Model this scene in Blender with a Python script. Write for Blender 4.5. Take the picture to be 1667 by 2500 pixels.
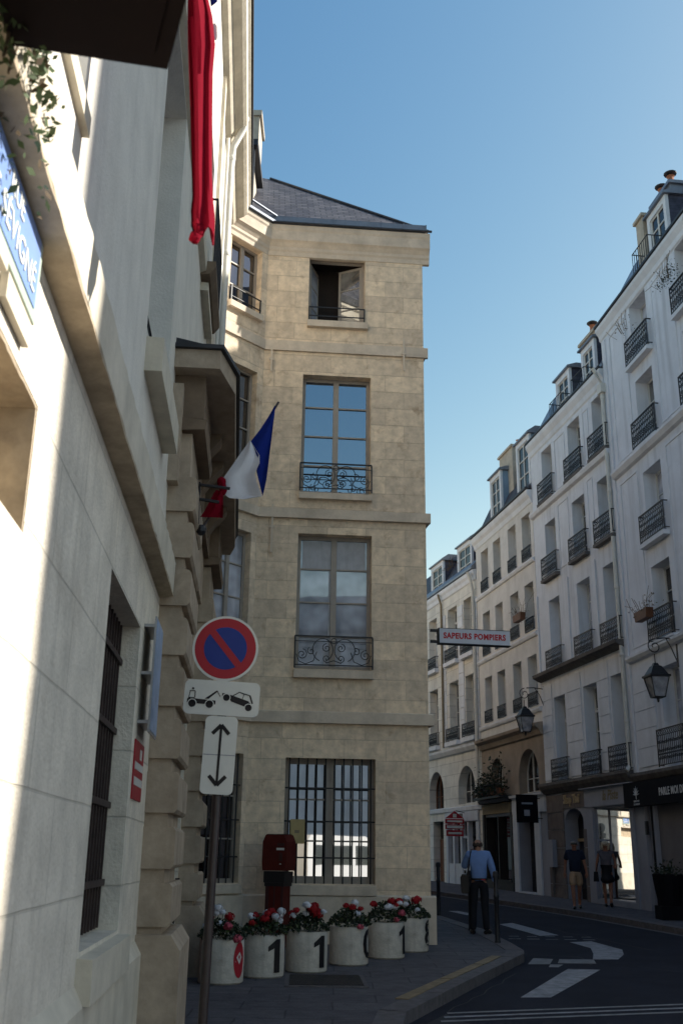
import bpy, bmesh, math, random
from mathutils import Vector, Matrix
R = math.radians
rnd = random.Random(7)
for o in list(bpy.data.objects): bpy.data.objects.remove(o)
SC = bpy.context.scene
COL = SC.collection

# ------------------------------------------------------------------ camera
PITCH = R(18.49); ROLL = 0.0136; CAMH = 1.65
cam = bpy.data.cameras.new('camera'); camo = bpy.data.objects.new('camera', cam); COL.objects.link(camo)
cam.sensor_fit = 'VERTICAL'; cam.sensor_height = 36; cam.sensor_width = 24; cam.lens = 36.0
cam.clip_start = 0.05; cam.clip_end = 2000
_f = Vector((0, math.cos(PITCH), math.sin(PITCH))); _r0 = Vector((1, 0, 0)); _u0 = Vector((0, -math.sin(PITCH), math.cos(PITCH)))
_r = math.cos(ROLL)*_r0 + math.sin(ROLL)*_u0; _u = -math.sin(ROLL)*_r0 + math.cos(ROLL)*_u0
camo.matrix_world = Matrix(((_r.x, _u.x, -_f.x, 0), (_r.y, _u.y, -_f.y, 0), (_r.z, _u.z, -_f.z, CAMH), (0, 0, 0, 1)))
cam.dof.use_dof = True; cam.dof.focus_distance = 17.0; cam.dof.aperture_fstop = 4.0
SC.camera = camo

# ------------------------------------------------------------------ sky, sun, exposure
SUN_AZ, SUN_EL = 80.0, 35.5
w = bpy.data.worlds.new('World'); SC.world = w; w.use_nodes = True
nt = w.node_tree; bg = nt.nodes['Background']
sky = nt.nodes.new('ShaderNodeTexSky'); sky.sky_type = 'NISHITA'; sky.sun_disc = False
sky.sun_elevation = R(SUN_EL); sky.sun_rotation = R(SUN_AZ); sky.altitude = 50
sky.air_density = 1.0; sky.dust_density = 0.8; sky.ozone_density = 1.6
bg.inputs[1].default_value = 0.11
# summer haze: the low sky is paler and the high sky deeper than the clean model (per-channel response of the air)
sepc = nt.nodes.new('ShaderNodeSeparateColor'); comc = nt.nodes.new('ShaderNodeCombineColor'); nt.links.new(sky.outputs[0], sepc.inputs[0])
for i, (ex, k, cap) in enumerate(((1.9, 2.45, 0.58), (1.35, 1.23, 0.88), (0.85, 0.77, 2.0))):
    def mth(op, a, b):
        x = nt.nodes.new('ShaderNodeMath'); x.operation = op; nt.links.new(a, x.inputs[0]); x.inputs[1].default_value = b; return x.outputs[0]
    v_ = mth('MINIMUM', mth('MULTIPLY', sepc.outputs[i], 0.22), cap)
    nt.links.new(mth('MULTIPLY', mth('POWER', v_, ex), k/0.22), comc.inputs[i])
nt.links.new(comc.outputs[0], bg.inputs[0])
sl = bpy.data.lights.new('sun', 'SUN'); sl.energy = 4.6; sl.angle = R(0.55); sl.color = (1.0, 0.94, 0.84)
so = bpy.data.objects.new('sun', sl); COL.objects.link(so)
sd = Vector((math.cos(R(SUN_EL))*math.sin(R(SUN_AZ)), math.cos(R(SUN_EL))*math.cos(R(SUN_AZ)), math.sin(R(SUN_EL))))
so.rotation_euler = sd.to_track_quat('Z', 'Y').to_euler(); so.location = (30, 10, 40)
SC.view_settings.view_transform = 'Standard'; SC.view_settings.look = 'None'
SC.view_settings.exposure = 1.14; SC.view_settings.gamma = 1.0
SC.cycles.max_bounces = 8; SC.cycles.diffuse_bounces = 4; SC.cycles.use_denoising = True

# ------------------------------------------------------------------ materials
def mat(name, col, rough=0.85, spec=0.3, metal=0.0, noise=None, col2=None, bump=None, brick=None, streak=None, patch=None, floor=False):
    """noise=(scale, amount) mottling; col2 second mottle colour; bump=(scale, strength);
    brick=(w, h, mortar, mortar_darkness, variation); streak=(scale, amount) vertical weathering; patch=(scale, amount, colour) stains."""
    m = bpy.data.materials.new(name); m.use_nodes = True
    n = m.node_tree.nodes; l = m.node_tree.links; b = n['Principled BSDF']
    b.inputs['Roughness'].default_value = rough; b.inputs['Metallic'].default_value = metal
    b.inputs['Specular IOR Level'].default_value = spec
    b.inputs['Base Color'].default_value = (*col, 1)
    if not (noise or brick or bump or streak or patch): return m
    tc = n.new('ShaderNodeTexCoord'); cur = None
    def rgb(c):
        x = n.new('ShaderNodeRGB'); x.outputs[0].default_value = (*c, 1); return x.outputs[0]
    cur = rgb(col)
    def mix(a, bb, fac, mode='MIX'):
        x = n.new('ShaderNodeMix'); x.data_type = 'RGBA'; x.blend_type = mode
        l.new(a, x.inputs['A']); l.new(bb, x.inputs['B'])
        if isinstance(fac, (int, float)): x.inputs['Factor'].default_value = fac
        else: l.new(fac, x.inputs['Factor'])
        return x.outputs['Result']
    def ramp(src, a, bq):
        x = n.new('ShaderNodeMapRange'); x.inputs['From Min'].default_value = a; x.inputs['From Max'].default_value = bq
        l.new(src, x.inputs['Value']); return x.outputs['Result']
    def mul(a, k):
        x = n.new('ShaderNodeMath'); x.operation = 'MULTIPLY'; l.new(a, x.inputs[0]); x.inputs[1].default_value = k; return x.outputs[0]
    height = None
    if brick:
        bw, bh, mo, md, va = brick
        sx = n.new('ShaderNodeSeparateXYZ'); l.new(tc.outputs['Object'], sx.inputs[0])
        cx = n.new('ShaderNodeCombineXYZ'); l.new(sx.outputs['X'], cx.inputs['X']); l.new(sx.outputs['Y' if floor else 'Z'], cx.inputs['Y'])
        wn = n.new('ShaderNodeTexNoise'); wn.inputs['Scale'].default_value = 1.3; l.new(cx.outputs[0], wn.inputs['Vector'])
        wv = n.new('ShaderNodeVectorMath'); wv.operation = 'MULTIPLY_ADD'; l.new(wn.outputs['Color'], wv.inputs[0]); wv.inputs[1].default_value = (0.05*bw, 0.05*bh, 0); l.new(cx.outputs[0], wv.inputs[2])
        bt = n.new('ShaderNodeTexBrick'); l.new(wv.outputs[0], bt.inputs['Vector'])
        bt.inputs['Scale'].default_value = 1.0; bt.inputs['Brick Width'].default_value = bw; bt.inputs['Row Height'].default_value = bh
        bt.inputs['Mortar Size'].default_value = mo; bt.inputs['Mortar Smooth'].default_value = 0.3
        bt.inputs['Color1'].default_value = (1-va, 1-va, 1-va*0.9, 1); bt.inputs['Color2'].default_value = (1+va, 1+va*0.9, 1+va*0.7, 1)
        bt.inputs['Mortar'].default_value = (md, md, md, 1)
        cur = mix(cur, bt.outputs['Color'], 1.0, 'MULTIPLY'); height = bt.outputs['Fac']
    if noise:
        nz = n.new('ShaderNodeTexNoise'); nz.inputs['Scale'].default_value = noise[0]; nz.inputs['Detail'].default_value = 8; nz.inputs['Roughness'].default_value = 0.65
        l.new(tc.outputs['Object'], nz.inputs['Vector'])
        c2 = col2 or tuple(c*(1-noise[1]) for c in col)
        if col2: cur = mix(cur, rgb(col2), mul(ramp(nz.outputs['Fac'], 0.35, 0.7), noise[1]))
        else:
            g = n.new('ShaderNodeMapRange'); g.inputs['To Min'].default_value = 1-noise[1]; g.inputs['To Max'].default_value = 1+noise[1]*0.6
            g.inputs['From Min'].default_value = 0.3; g.inputs['From Max'].default_value = 0.7
            l.new(nz.outputs['Fac'], g.inputs['Value']); cc = n.new('ShaderNodeCombineColor')
            for i in range(3): l.new(g.outputs['Result'], cc.inputs[i])
            cur = mix(cur, cc.outputs[0], 1.0, 'MULTIPLY')
    if streak:
        mp = n.new('ShaderNodeMapping'); mp.inputs['Scale'].default_value = (streak[0], streak[0], streak[0]*0.08); l.new(tc.outputs['Object'], mp.inputs[0])
        nz = n.new('ShaderNodeTexNoise'); nz.inputs['Scale'].default_value = 1.0; nz.inputs['Detail'].default_value = 6; l.new(mp.outputs[0], nz.inputs['Vector'])
        cur = mix(cur, rgb(tuple(c*0.45 for c in col)), mul(ramp(nz.outputs['Fac'], 0.5, 0.75), streak[1]))
    if patch:
        nz = n.new('ShaderNodeTexNoise'); nz.inputs['Scale'].default_value = patch[0]; nz.inputs['Detail'].default_value = 9; nz.inputs['Roughness'].default_value = 0.7; nz.inputs['Distortion'].default_value = 0.4
        l.new(tc.outputs['Object'], nz.inputs['Vector'])
        cur = mix(cur, rgb(patch[2]), mul(ramp(nz.outputs['Fac'], 0.55, 0.72), patch[1]))
    l.new(cur, b.inputs['Base Color'])
    if bump or height:
        bn = n.new('ShaderNodeBump'); bn.inputs['Strength'].default_value = (bump[1] if bump else 0.3); bn.inputs['Distance'].default_value = 0.01
        h = None
        if bump:
            nz = n.new('ShaderNodeTexNoise'); nz.inputs['Scale'].default_value = bump[0]; nz.inputs['Detail'].default_value = 8; l.new(tc.outputs['Object'], nz.inputs['Vector']); h = nz.outputs['Fac']
        if height:
            k = n.new('ShaderNodeMath'); k.operation = 'MULTIPLY_ADD'; l.new(height, k.inputs[0]); k.inputs[1].default_value = -1.2
            if h: l.new(h, k.inputs[2])
            h = k.outputs[0]
        l.new(h, bn.inputs['Height']); l.new(bn.outputs[0], b.inputs['Normal'])
    return m

def glass(name, col, refl, rough=0.015, var=0.0, vscale=1.2, tint=(1, 1, 1)):
    """old window pane: what is behind it (col) plus a mirror share"""
    m = bpy.data.materials.new(name); m.use_nodes = True; n = m.node_tree.nodes; l = m.node_tree.links
    n.remove(n['Principled BSDF']); out = n['Material Output']
    d = n.new('ShaderNodeBsdfDiffuse'); d.inputs[0].default_value = (*col, 1)
    tc = n.new('ShaderNodeTexCoord'); nz = n.new('ShaderNodeTexNoise'); nz.inputs['Scale'].default_value = vscale; l.new(tc.outputs['Object'], nz.inputs['Vector'])
    if var:
        x = n.new('ShaderNodeMix'); x.data_type = 'RGBA'; x.inputs['A'].default_value = (*[c*(1-var) for c in col], 1); x.inputs['B'].default_value = (*[min(1, c*(1+var)) for c in col], 1)
        mr = n.new('ShaderNodeMapRange'); mr.inputs['From Min'].default_value = 0.35; mr.inputs['From Max'].default_value = 0.65
        l.new(nz.outputs['Fac'], mr.inputs['Value']); l.new(mr.outputs[0], x.inputs['Factor']); l.new(x.outputs['Result'], d.inputs[0])
    g = n.new('ShaderNodeBsdfGlossy'); g.inputs['Roughness'].default_value = rough; g.inputs['Color'].default_value = (*tint, 1)
    bn = n.new('ShaderNodeBump'); bn.inputs['Strength'].default_value = 0.05; bn.inputs['Distance'].default_value = 0.01; l.new(nz.outputs['Fac'], bn.inputs['Height']); l.new(bn.outputs[0], g.inputs['Normal'])
    mx = n.new('ShaderNodeMixShader'); mx.inputs[0].default_value = refl
    l.new(d.outputs[0], mx.inputs[1]); l.new(g.outputs[0], mx.inputs[2]); l.new(mx.outputs[0], out.inputs[0])
    return m

LIME = (0.74, 0.60, 0.445)
M = {}
M['lime'] = mat('limestone_blocks', LIME, noise=(6.0, 0.26), brick=(0.74, 0.36, 0.006, 0.82, 0.13), bump=(18, 0.8), patch=(3.6, 0.75, (0.38, 0.265, 0.17)), streak=(2.6, 0.3))
M['limetrim'] = mat('limestone_trim', (0.62, 0.525, 0.42), noise=(3, 0.22), bump=(20, 0.3), streak=(2.5, 0.35), patch=(3, 0.45, (0.36, 0.28, 0.20)))
M['ash'] = mat('pale_ashlar', (0.72, 0.655, 0.545), noise=(2.6, 0.22), brick=(1.25, 0.475, 0.007, 0.80, 0.045), bump=(34, 0.8), streak=(11, 0.32), patch=(1.9, 0.55, (0.46, 0.395, 0.31)))
M['plaster'] = mat('smooth_lime_plaster', (0.71, 0.67, 0.595), noise=(1.6, 0.16), bump=(40, 0.5), streak=(6, 0.22), patch=(1.1, 0.35, (0.55, 0.50, 0.43)))
M['ashtrim'] = mat('pale_stone_trim', (0.62, 0.56, 0.45), noise=(3, 0.2), bump=(14, 0.5), streak=(3, 0.2))
M['worn'] = mat('worn_shade_stone', (0.42, 0.34, 0.24), noise=(5, 0.35), bump=(9, 0.9), patch=(3, 0.6, (0.24, 0.18, 0.13)))  # brown holds painted shade for ledge underside and niche, besides the wear
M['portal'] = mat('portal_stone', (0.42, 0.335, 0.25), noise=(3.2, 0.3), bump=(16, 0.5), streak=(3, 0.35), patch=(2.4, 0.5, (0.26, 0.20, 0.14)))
M['soffit'] = mat('sooty_shaded_soffit', (0.20, 0.145, 0.10), noise=(4, 0.25), bump=(14, 0.4))  # dark brown paints the soffit's shade together with grime
M['cream'] = mat('cream_render', (0.67, 0.70, 0.755), noise=(1.2, 0.1), bump=(30, 0.3), streak=(3.2, 0.5), patch=(1.1, 0.5, (0.46, 0.46, 0.47)))
M['creamtrim'] = mat('cream_trim', (0.68, 0.705, 0.75), noise=(2, 0.12), streak=(2, 0.3))
M['cream3'] = mat('pale_grey_render', (0.68, 0.71, 0.77), noise=(0.9, 0.12), bump=(30, 0.3), streak=(2.8, 0.5), patch=(0.9, 0.5, (0.48, 0.48, 0.49)))
M['buff'] = mat('buff_render', (0.66, 0.64, 0.61), noise=(1.5, 0.15), bump=(26, 0.2), streak=(1.6, 0.35), patch=(0.9, 0.3, (0.34, 0.29, 0.23)))
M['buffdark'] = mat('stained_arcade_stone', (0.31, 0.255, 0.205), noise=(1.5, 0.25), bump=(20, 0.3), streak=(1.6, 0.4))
M['rustic'] = mat('rusticated_cream_stone', (0.68, 0.66, 0.61), noise=(1.8, 0.2), bump=(24, 0.3), streak=(1.5, 0.4), brick=(1.1, 0.5, 0.012, 0.6, 0.06))
M['soot'] = mat('sooty_ledge', (0.13, 0.12, 0.115), noise=(4, 0.4), bump=(20, 0.4))
M['slate'] = mat('slate', (0.075, 0.075, 0.09), rough=0.6, spec=0.3, noise=(3, 0.35), brick=(0.26, 0.13, 0.014, 0.28, 0.35))
M['slatew'] = mat('slate_cheek', (0.06, 0.065, 0.10), rough=0.5, noise=(6, 0.4), brick=(0.2, 0.12, 0.006, 0.5, 0.2))
M['bluezinc'] = mat('blue_painted_zinc', (0.20, 0.30, 0.42), rough=0.6, noise=(3, 0.2))
M['zinc'] = mat('zinc', (0.20, 0.22, 0.26), rough=0.45, metal=0.5, noise=(3, 0.2))
M['lead'] = mat('dark_lead', (0.05, 0.05, 0.055), rough=0.5, metal=0.3, noise=(5, 0.3))
M['pipe'] = mat('painted_drainpipe', (0.62, 0.60, 0.55), rough=0.5, noise=(3, 0.12))
M['iron'] = mat('black_iron', (0.016, 0.016, 0.020), rough=0.5, spec=0.4, noise=(20, 0.3))
M['rust'] = mat('brown_iron_bars', (0.045, 0.030, 0.026), rough=0.6, noise=(14, 0.4))
M['wframe'] = mat('white_window_paint', (0.62, 0.62, 0.60), rough=0.5, noise=(6, 0.1))
M['gframe'] = mat('grey_beige_window_paint', (0.33, 0.29, 0.25), rough=0.5, noise=(6, 0.12))
M['shutter'] = mat('dark_window_lining', (0.10, 0.085, 0.075), rough=0.8, noise=(3, 0.2))
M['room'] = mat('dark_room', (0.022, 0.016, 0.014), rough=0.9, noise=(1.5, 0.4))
M['gdark'] = glass('dark_glass', (0.018, 0.015, 0.016), 0.14, var=0.5)
M['gmid'] = glass('curtain_sky_glass', (0.40, 0.42, 0.48), 0.16, var=0.4, vscale=2.0)  # pale diffuse tone paints curtains and reflected sky into the pane
M['gsky'] = glass('reflecting_glass', (0.012, 0.014, 0.018), 0.40, tint=(0.72, 0.85, 1.0))
M['ghalf'] = glass('shaded_glass', (0.10, 0.095, 0.09), 0.14, var=0.6, vscale=3.0)
M['gblue'] = glass('sky_lit_glass', (0.03, 0.035, 0.045), 0.34, var=0.3)
M['gmirror'] = glass('bright_shop_glass', (0.03, 0.03, 0.03), 0.62)
M['gbar'] = glass('street_reflecting_glass', (0.012, 0.012, 0.014), 0.5)
M['net'] = mat('net_curtain', (0.42, 0.43, 0.46), noise=(5, 0.15), streak=(14, 0.3))
M['asph'] = mat('asphalt', (0.021, 0.022, 0.032), rough=0.95, spec=0.15, noise=(1.1, 0.3), bump=(160, 0.5), patch=(0.5, 0.5, (0.027, 0.026, 0.028)))
M['pave'] = mat('paving_slabs', (0.10, 0.095, 0.105), rough=0.9, spec=0.15, noise=(5, 0.3), brick=(0.95, 0.55, 0.012, 0.7, 0.10), bump=(30, 0.8), patch=(1.6, 0.5, (0.06, 0.057, 0.062)), floor=True)
M['kerb'] = mat('granite_kerb', (0.11, 0.10, 0.105), noise=(9, 0.35), bump=(40, 0.4), patch=(2, 0.4, (0.10, 0.09, 0.09)))
M['kerbtan'] = mat('tan_kerb_band', (0.22, 0.165, 0.10), noise=(6, 0.35), bump=(40, 0.4))
M['line'] = mat('worn_road_paint', (0.26, 0.26, 0.28), noise=(7, 0.4), patch=(6, 0.95, (0.05, 0.05, 0.056)))
M['linefaint'] = mat('faded_road_paint', (0.20, 0.20, 0.21), noise=(7, 0.3), patch=(2.5, 0.95, (0.045, 0.045, 0.048)))
M['white'] = mat('white_enamel', (0.62, 0.62, 0.58), rough=0.4, spec=0.5, noise=(5, 0.06))
M['signred'] = mat('sign_red', (0.36, 0.018, 0.03), rough=0.45, noise=(6, 0.08))
M['signblue'] = mat('sign_blue', (0.012, 0.035, 0.22), rough=0.45, noise=(6, 0.08))
M['black'] = mat('sign_black', (0.012, 0.010, 0.012), rough=0.5, noise=(10, 0.1))
M['signpole'] = mat('brown_sign_pole', (0.040, 0.026, 0.024), rough=0.45, spec=0.5, noise=(12, 0.3))
M['plateblue'] = mat('street_plate_blue', (0.20, 0.31, 0.60), rough=0.35, spec=0.5, noise=(5, 0.08))
M['plategreen'] = mat('street_plate_border', (0.42, 0.50, 0.42), rough=0.4, noise=(8, 0.1))
M['platewhite'] = mat('street_plate_white', (0.85, 0.84, 0.74), rough=0.4, noise=(8, 0.05))
M['fred'] = mat('flag_red', (0.17, 0.004, 0.014), rough=0.9, spec=0.03, noise=(8, 0.12))
M['fwhite'] = mat('flag_white', (0.66, 0.66, 0.70), rough=0.9, spec=0.03, noise=(8, 0.06))
M['fblue'] = mat('flag_blue', (0.012, 0.026, 0.19), rough=0.9, spec=0.03, noise=(8, 0.12))
M['boxdark'] = mat('dark_brown_box', (0.007, 0.004, 0.004), rough=0.8, spec=0.1, noise=(4, 0.3))
M['leaf'] = mat('leaf_green', (0.055, 0.085, 0.03), rough=0.6, noise=(9, 0.4), col2=(0.13, 0.17, 0.07))
M['leafdk'] = mat('leaf_dark', (0.022, 0.032, 0.016), rough=0.6, noise=(9, 0.4))
M['dry'] = mat('dry_leaf', (0.12, 0.085, 0.05), rough=0.8, noise=(9, 0.4))
M['pot'] = mat('white_painted_concrete', (0.52, 0.48, 0.42), noise=(9, 0.2), bump=(26, 0.7), streak=(7, 0.45), patch=(6, 0.55, (0.26, 0.22, 0.18)))
M['soil'] = mat('soil', (0.03, 0.022, 0.016), noise=(20, 0.4), bump=(30, 0.8))
M['petred'] = mat('red_petals', (0.30, 0.010, 0.014), noise=(25, 0.4))
M['petwhite'] = mat('white_petals', (0.62, 0.63, 0.68), noise=(25, 0.15))
M['petpink'] = mat('pink_petals', (0.50, 0.09, 0.13), noise=(25, 0.25))
M['callred'] = mat('call_post_red', (0.085, 0.012, 0.009), rough=0.6, spec=0.15, noise=(8, 0.2))
M['calldk'] = mat('call_post_dark', (0.05, 0.012, 0.012), rough=0.5, noise=(8, 0.3))
M['paper'] = mat('yellowed_paper', (0.42, 0.33, 0.16), noise=(8, 0.12))
M['skin'] = mat('skin', (0.36, 0.19, 0.13), rough=0.6, noise=(20, 0.1))
M['skintan'] = mat('tanned_skin', (0.27, 0.12, 0.075), rough=0.6, noise=(20, 0.1))
M['shirt'] = mat('blue_shirt', (0.17, 0.27, 0.52), noise=(9, 0.12), bump=(12, 0.6))
M['trouser'] = mat('black_trousers', (0.010, 0.010, 0.014), noise=(9, 0.2), bump=(14, 0.5))
M['tee'] = mat('navy_tee', (0.012, 0.016, 0.035), noise=(9, 0.2), bump=(14, 0.5))
M['short'] = mat('beige_shorts', (0.33, 0.22, 0.14), noise=(9, 0.15), bump=(14, 0.5))
M['dress'] = mat('grey_top', (0.10, 0.09, 0.11), noise=(7, 0.35), bump=(14, 0.5))
M['skirt'] = mat('black_skirt', (0.010, 0.009, 0.012), noise=(9, 0.2), bump=(14, 0.5))
M['denim'] = mat('denim', (0.10, 0.11, 0.15), noise=(14, 0.2))
M['hairgrey'] = mat('grey_hair', (0.20, 0.18, 0.17), noise=(30, 0.3))
M['hairdark'] = mat('dark_hair', (0.05, 0.035, 0.03), noise=(30, 0.3))
M['hairblond'] = mat('blond_hair', (0.46, 0.38, 0.28), noise=(30, 0.25), bump=(40, 0.5))
M['seam'] = mat('tar_seam', (0.008, 0.008, 0.010), rough=0.7)
M['manhole'] = mat('manhole_iron', (0.045, 0.04, 0.04), rough=0.6, noise=(30, 0.5), bump=(30, 0.8))
M['shoe'] = mat('dark_leather', (0.012, 0.010, 0.010), rough=0.45, noise=(20, 0.2))
M['wooddoor'] = mat('brown_wood_door', (0.15, 0.065, 0.035), rough=0.6, noise=(3, 0.3), streak=(9, 0.5))
M['shopwhite'] = mat('white_shopfront_paint', (0.56, 0.59, 0.65), rough=0.5, noise=(3, 0.1), streak=(2, 0.2))
M['shopgrey'] = mat('grey_shopfront_paint', (0.27, 0.28, 0.33), rough=0.5, noise=(2, 0.12), streak=(2, 0.25))
M['shopdark'] = mat('dark_shopfront_paint', (0.022, 0.018, 0.018), rough=0.5, noise=(3, 0.2))
M['shopstone'] = mat('dark_shop_stone', (0.15, 0.13, 0.125), noise=(3, 0.3), bump=(18, 0.6), patch=(2, 0.5, (0.09, 0.075, 0.07)))
M['fascia'] = mat('beige_fascia', (0.22, 0.18, 0.12), noise=(4, 0.15))
M['gold'] = mat('gilt_letters', (0.40, 0.30, 0.17), rough=0.4, noise=(12, 0.2))
M['awn'] = mat('black_fascia', (0.006, 0.006, 0.009), rough=0.8, spec=0.1, noise=(4, 0.2))
M['letter'] = mat('pale_letters', (0.55, 0.55, 0.55), rough=0.5, noise=(12, 0.05))
M['sapred'] = mat('sign_letter_red', (0.42, 0.02, 0.03), rough=0.5, noise=(12, 0.1))
M['sapwhite'] = mat('sign_box_white', (0.50, 0.53, 0.60), rough=0.5, noise=(4, 0.06))
M['lampglass'] = glass('lantern_glass', (0.16, 0.17, 0.20), 0.25, var=0.3, vscale=6)
M['terra'] = mat('terracotta', (0.33, 0.13, 0.07), noise=(9, 0.2))
M['chim'] = mat('chimney_render', (0.45, 0.40, 0.33), noise=(4, 0.2), streak=(3, 0.3))
M['van'] = mat('white_van_paint', (0.75, 0.75, 0.74), rough=0.3, spec=0.5, noise=(2, 0.04))
M['poster'] = mat('pale_blue_poster', (0.34, 0.42, 0.56), rough=0.5, noise=(7, 0.25), patch=(6, 0.7, (0.10, 0.22, 0.50)))
M['alu'] = mat('aluminium', (0.45, 0.45, 0.46), rough=0.4, metal=0.6, noise=(6, 0.1))
M['grate'] = mat('cast_iron_grate', (0.035, 0.030, 0.030), rough=0.7, noise=(12, 0.4), bump=(40, 0.6))

# ------------------------------------------------------------------ mesh helpers
class MB:
    def __init__(s, sgn=1): s.v = []; s.f = []; s.m = []; s.sgn = sgn; s.T = None; s.mi = 0; s.sm = False
    def add(s, pts, faces, mi=None):
        b = len(s.v)
        for p in pts:
            p = Vector(p)
            if s.T is not None: p = s.T @ p
            s.v.append((p.x, p.y*s.sgn, p.z))
        for f in faces: s.f.append([b+i for i in f]); s.m.append(s.mi if mi is None else mi)
    def box(s, x0, x1, y0, y1, z0, z1, mi=None):
        if x1 < x0: x0, x1 = x1, x0
        if y1 < y0: y0, y1 = y1, y0
        if z1 < z0: z0, z1 = z1, z0
        s.add([(x0, y0, z0), (x1, y0, z0), (x1, y1, z0), (x0, y1, z0), (x0, y0, z1), (x1, y0, z1), (x1, y1, z1), (x0, y1, z1)],
              [(0, 3, 2, 1), (4, 5, 6, 7), (0, 1, 5, 4), (1, 2, 6, 5), (2, 3, 7, 6), (3, 0, 4, 7)], mi)
    def quad(s, a, b, c, d, mi=None): s.add([a, b, c, d], [(0, 1, 2, 3)], mi)
    def prism(s, poly, y0, y1, mi=None):
        """poly in (x,z), extruded along y"""
        n = len(poly)
        s.add([(x, y0, z) for x, z in poly]+[(x, y1, z) for x, z in poly],
              [tuple(range(n)), tuple(range(2*n-1, n-1, -1))]+[(i, (i+1) % n, n+(i+1) % n, n+i) for i in range(n)], mi)
    def prismz(s, poly, z0, z1, mi=None):
        n = len(poly); zf = (lambda p, z: z(p) if callable(z) else z)
        s.add([(p[0], p[1], zf(p, z0)) for p in poly]+[(p[0], p[1], zf(p, z1)) for p in poly],
              [tuple(range(n)), tuple(range(2*n-1, n-1, -1))]+[(i, (i+1) % n, n+(i+1) % n, n+i) for i in range(n)], mi)
    def extr(s, prof, x0, x1, n=1, jit=None, mi=None):
        """profile (y,z) swept along x, optional wear jitter"""
        k = len(prof); pts = []; fs = []
        for i in range(n+1):
            x = x0+(x1-x0)*i/n
            for j, (y, z) in enumerate(prof):
                a = jit[j] if jit else 0
                pts.append((x, y+rnd.uniform(-a, a*0.3), z+rnd.uniform(-a, a)*0.6))
        for i in range(n):
            for j in range(k):
                fs.append((i*k+j, i*k+(j+1) % k, (i+1)*k+(j+1) % k, (i+1)*k+j))
        fs.append(tuple(range(k))); fs.append(tuple(range(n*k+k-1, n*k-1, -1)))
        s.add(pts, fs, mi)
    def tube(s, pts, r, n=8, cap=True, mi=None):
        pts = [Vector(p) for p in pts]; rs = r if isinstance(r, (list, tuple)) else [r]*len(pts)
        b = []; fs = []; up = Vector((0.123, 0.31, 0.9))
        for i, p in enumerate(pts):
            d = (pts[min(i+1, len(pts)-1)]-pts[max(i-1, 0)])
            if d.length < 1e-9: d = Vector((0, 0, 1))
            d.normalize(); a = d.cross(up)
            if a.length < 1e-3: a = d.cross(Vector((1, 0, 0)))
            a.normalize(); c = d.cross(a); up = c if False else up
            for k in range(n):
                t = 2*math.pi*k/n; b.append(p+rs[i]*(math.cos(t)*a+math.sin(t)*c))
        for i in range(len(pts)-1):
            for k in range(n): fs.append((i*n+k, i*n+(k+1) % n, (i+1)*n+(k+1) % n, (i+1)*n+k))
        if cap: fs.append(tuple(range(n-1, -1, -1))); fs.append(tuple(range((len(pts)-1)*n, len(pts)*n)))
        s.add(b, fs, mi)
    def lathe(s, prof, c=(0, 0, 0), n=16, mi=None):
        pts = []; fs = []
        for r, z in prof:
            for k in range(n): t = 2*math.pi*k/n; pts.append((c[0]+r*math.cos(t), c[1]+r*math.sin(t), c[2]+z))
        for i in range(len(prof)-1):
            for k in range(n): fs.append((i*n+k, i*n+(k+1) % n, (i+1)*n+(k+1) % n, (i+1)*n+k))
        fs.append(tuple(range(n-1, -1, -1))); fs.append(tuple(range((len(prof)-1)*n, len(prof)*n)))
        s.add(pts, fs, mi)
    def ball(s, c, rx, ry, rz, nu=10, nv=6, jit=0, mi=None):
        pts = []; fs = []
        for i in range(nv+1):
            a = math.pi*i/nv
            for k in range(nu):
                t = 2*math.pi*k/nu; q = 1+rnd.uniform(-jit, jit)
                pts.append((c[0]+rx*q*math.sin(a)*math.cos(t), c[1]+ry*q*math.sin(a)*math.sin(t), c[2]+rz*q*math.cos(a)))
        for i in range(nv):
            for k in range(nu): fs.append((i*nu+k, i*nu+(k+1) % nu, (i+1)*nu+(k+1) % nu, (i+1)*nu+k))
        s.add(pts, fs, mi)
    def mesh(s, name, mats, smooth=False):
        me = bpy.data.meshes.new(name); me.from_pydata(s.v, [], s.f)
        if not isinstance(mats, (list, tuple)): mats = [mats]
        for m in mats: me.materials.append(M[m] if isinstance(m, str) else m)
        me.polygons.foreach_set('material_index', s.m)
        bm = bmesh.new(); bm.from_mesh(me); bmesh.ops.remove_doubles(bm, verts=bm.verts, dist=1e-5)
        bmesh.ops.recalc_face_normals(bm, faces=bm.faces); bm.to_mesh(me); bm.free()
        if smooth:
            me.polygons.foreach_set('use_smooth', [True]*len(me.polygons))
            try: me.set_sharp_from_angle(angle=R(40))
            except Exception: pass
        me.update(); return me

WM = {}
def thing(name, label, cat, loc=(0, 0, 0), rotz=0.0, group=None, mtx=None):
    o = bpy.data.objects.new(name, None); COL.objects.link(o); o.empty_display_size = 0.3
    mw = mtx if mtx is not None else Matrix.Translation(loc) @ Matrix.Rotation(rotz, 4, 'Z')
    o.matrix_world = mw; WM[o.name] = mw
    o['label'] = label; o['category'] = cat
    if group: o['group'] = group
    return o
def link(name, me, parent=None, loc=(0, 0, 0), mtx=None, label=None):
    o = bpy.data.objects.new(name, me); COL.objects.link(o)
    ml = mtx if mtx is not None else Matrix.Translation(loc)
    if parent is not None:
        o.parent = parent
        WM[o.name] = WM[parent.name] @ ml; o.matrix_basis = ml
    else: o.matrix_world = ml; WM[o.name] = ml
    if label: o['label'] = label
    return o
def part(name, mb, mats, parent, loc=(0, 0, 0), smooth=False, mtx=None, label=None):
    return link(name, mb.mesh(name, mats, smooth), parent, loc, mtx, label)
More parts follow.
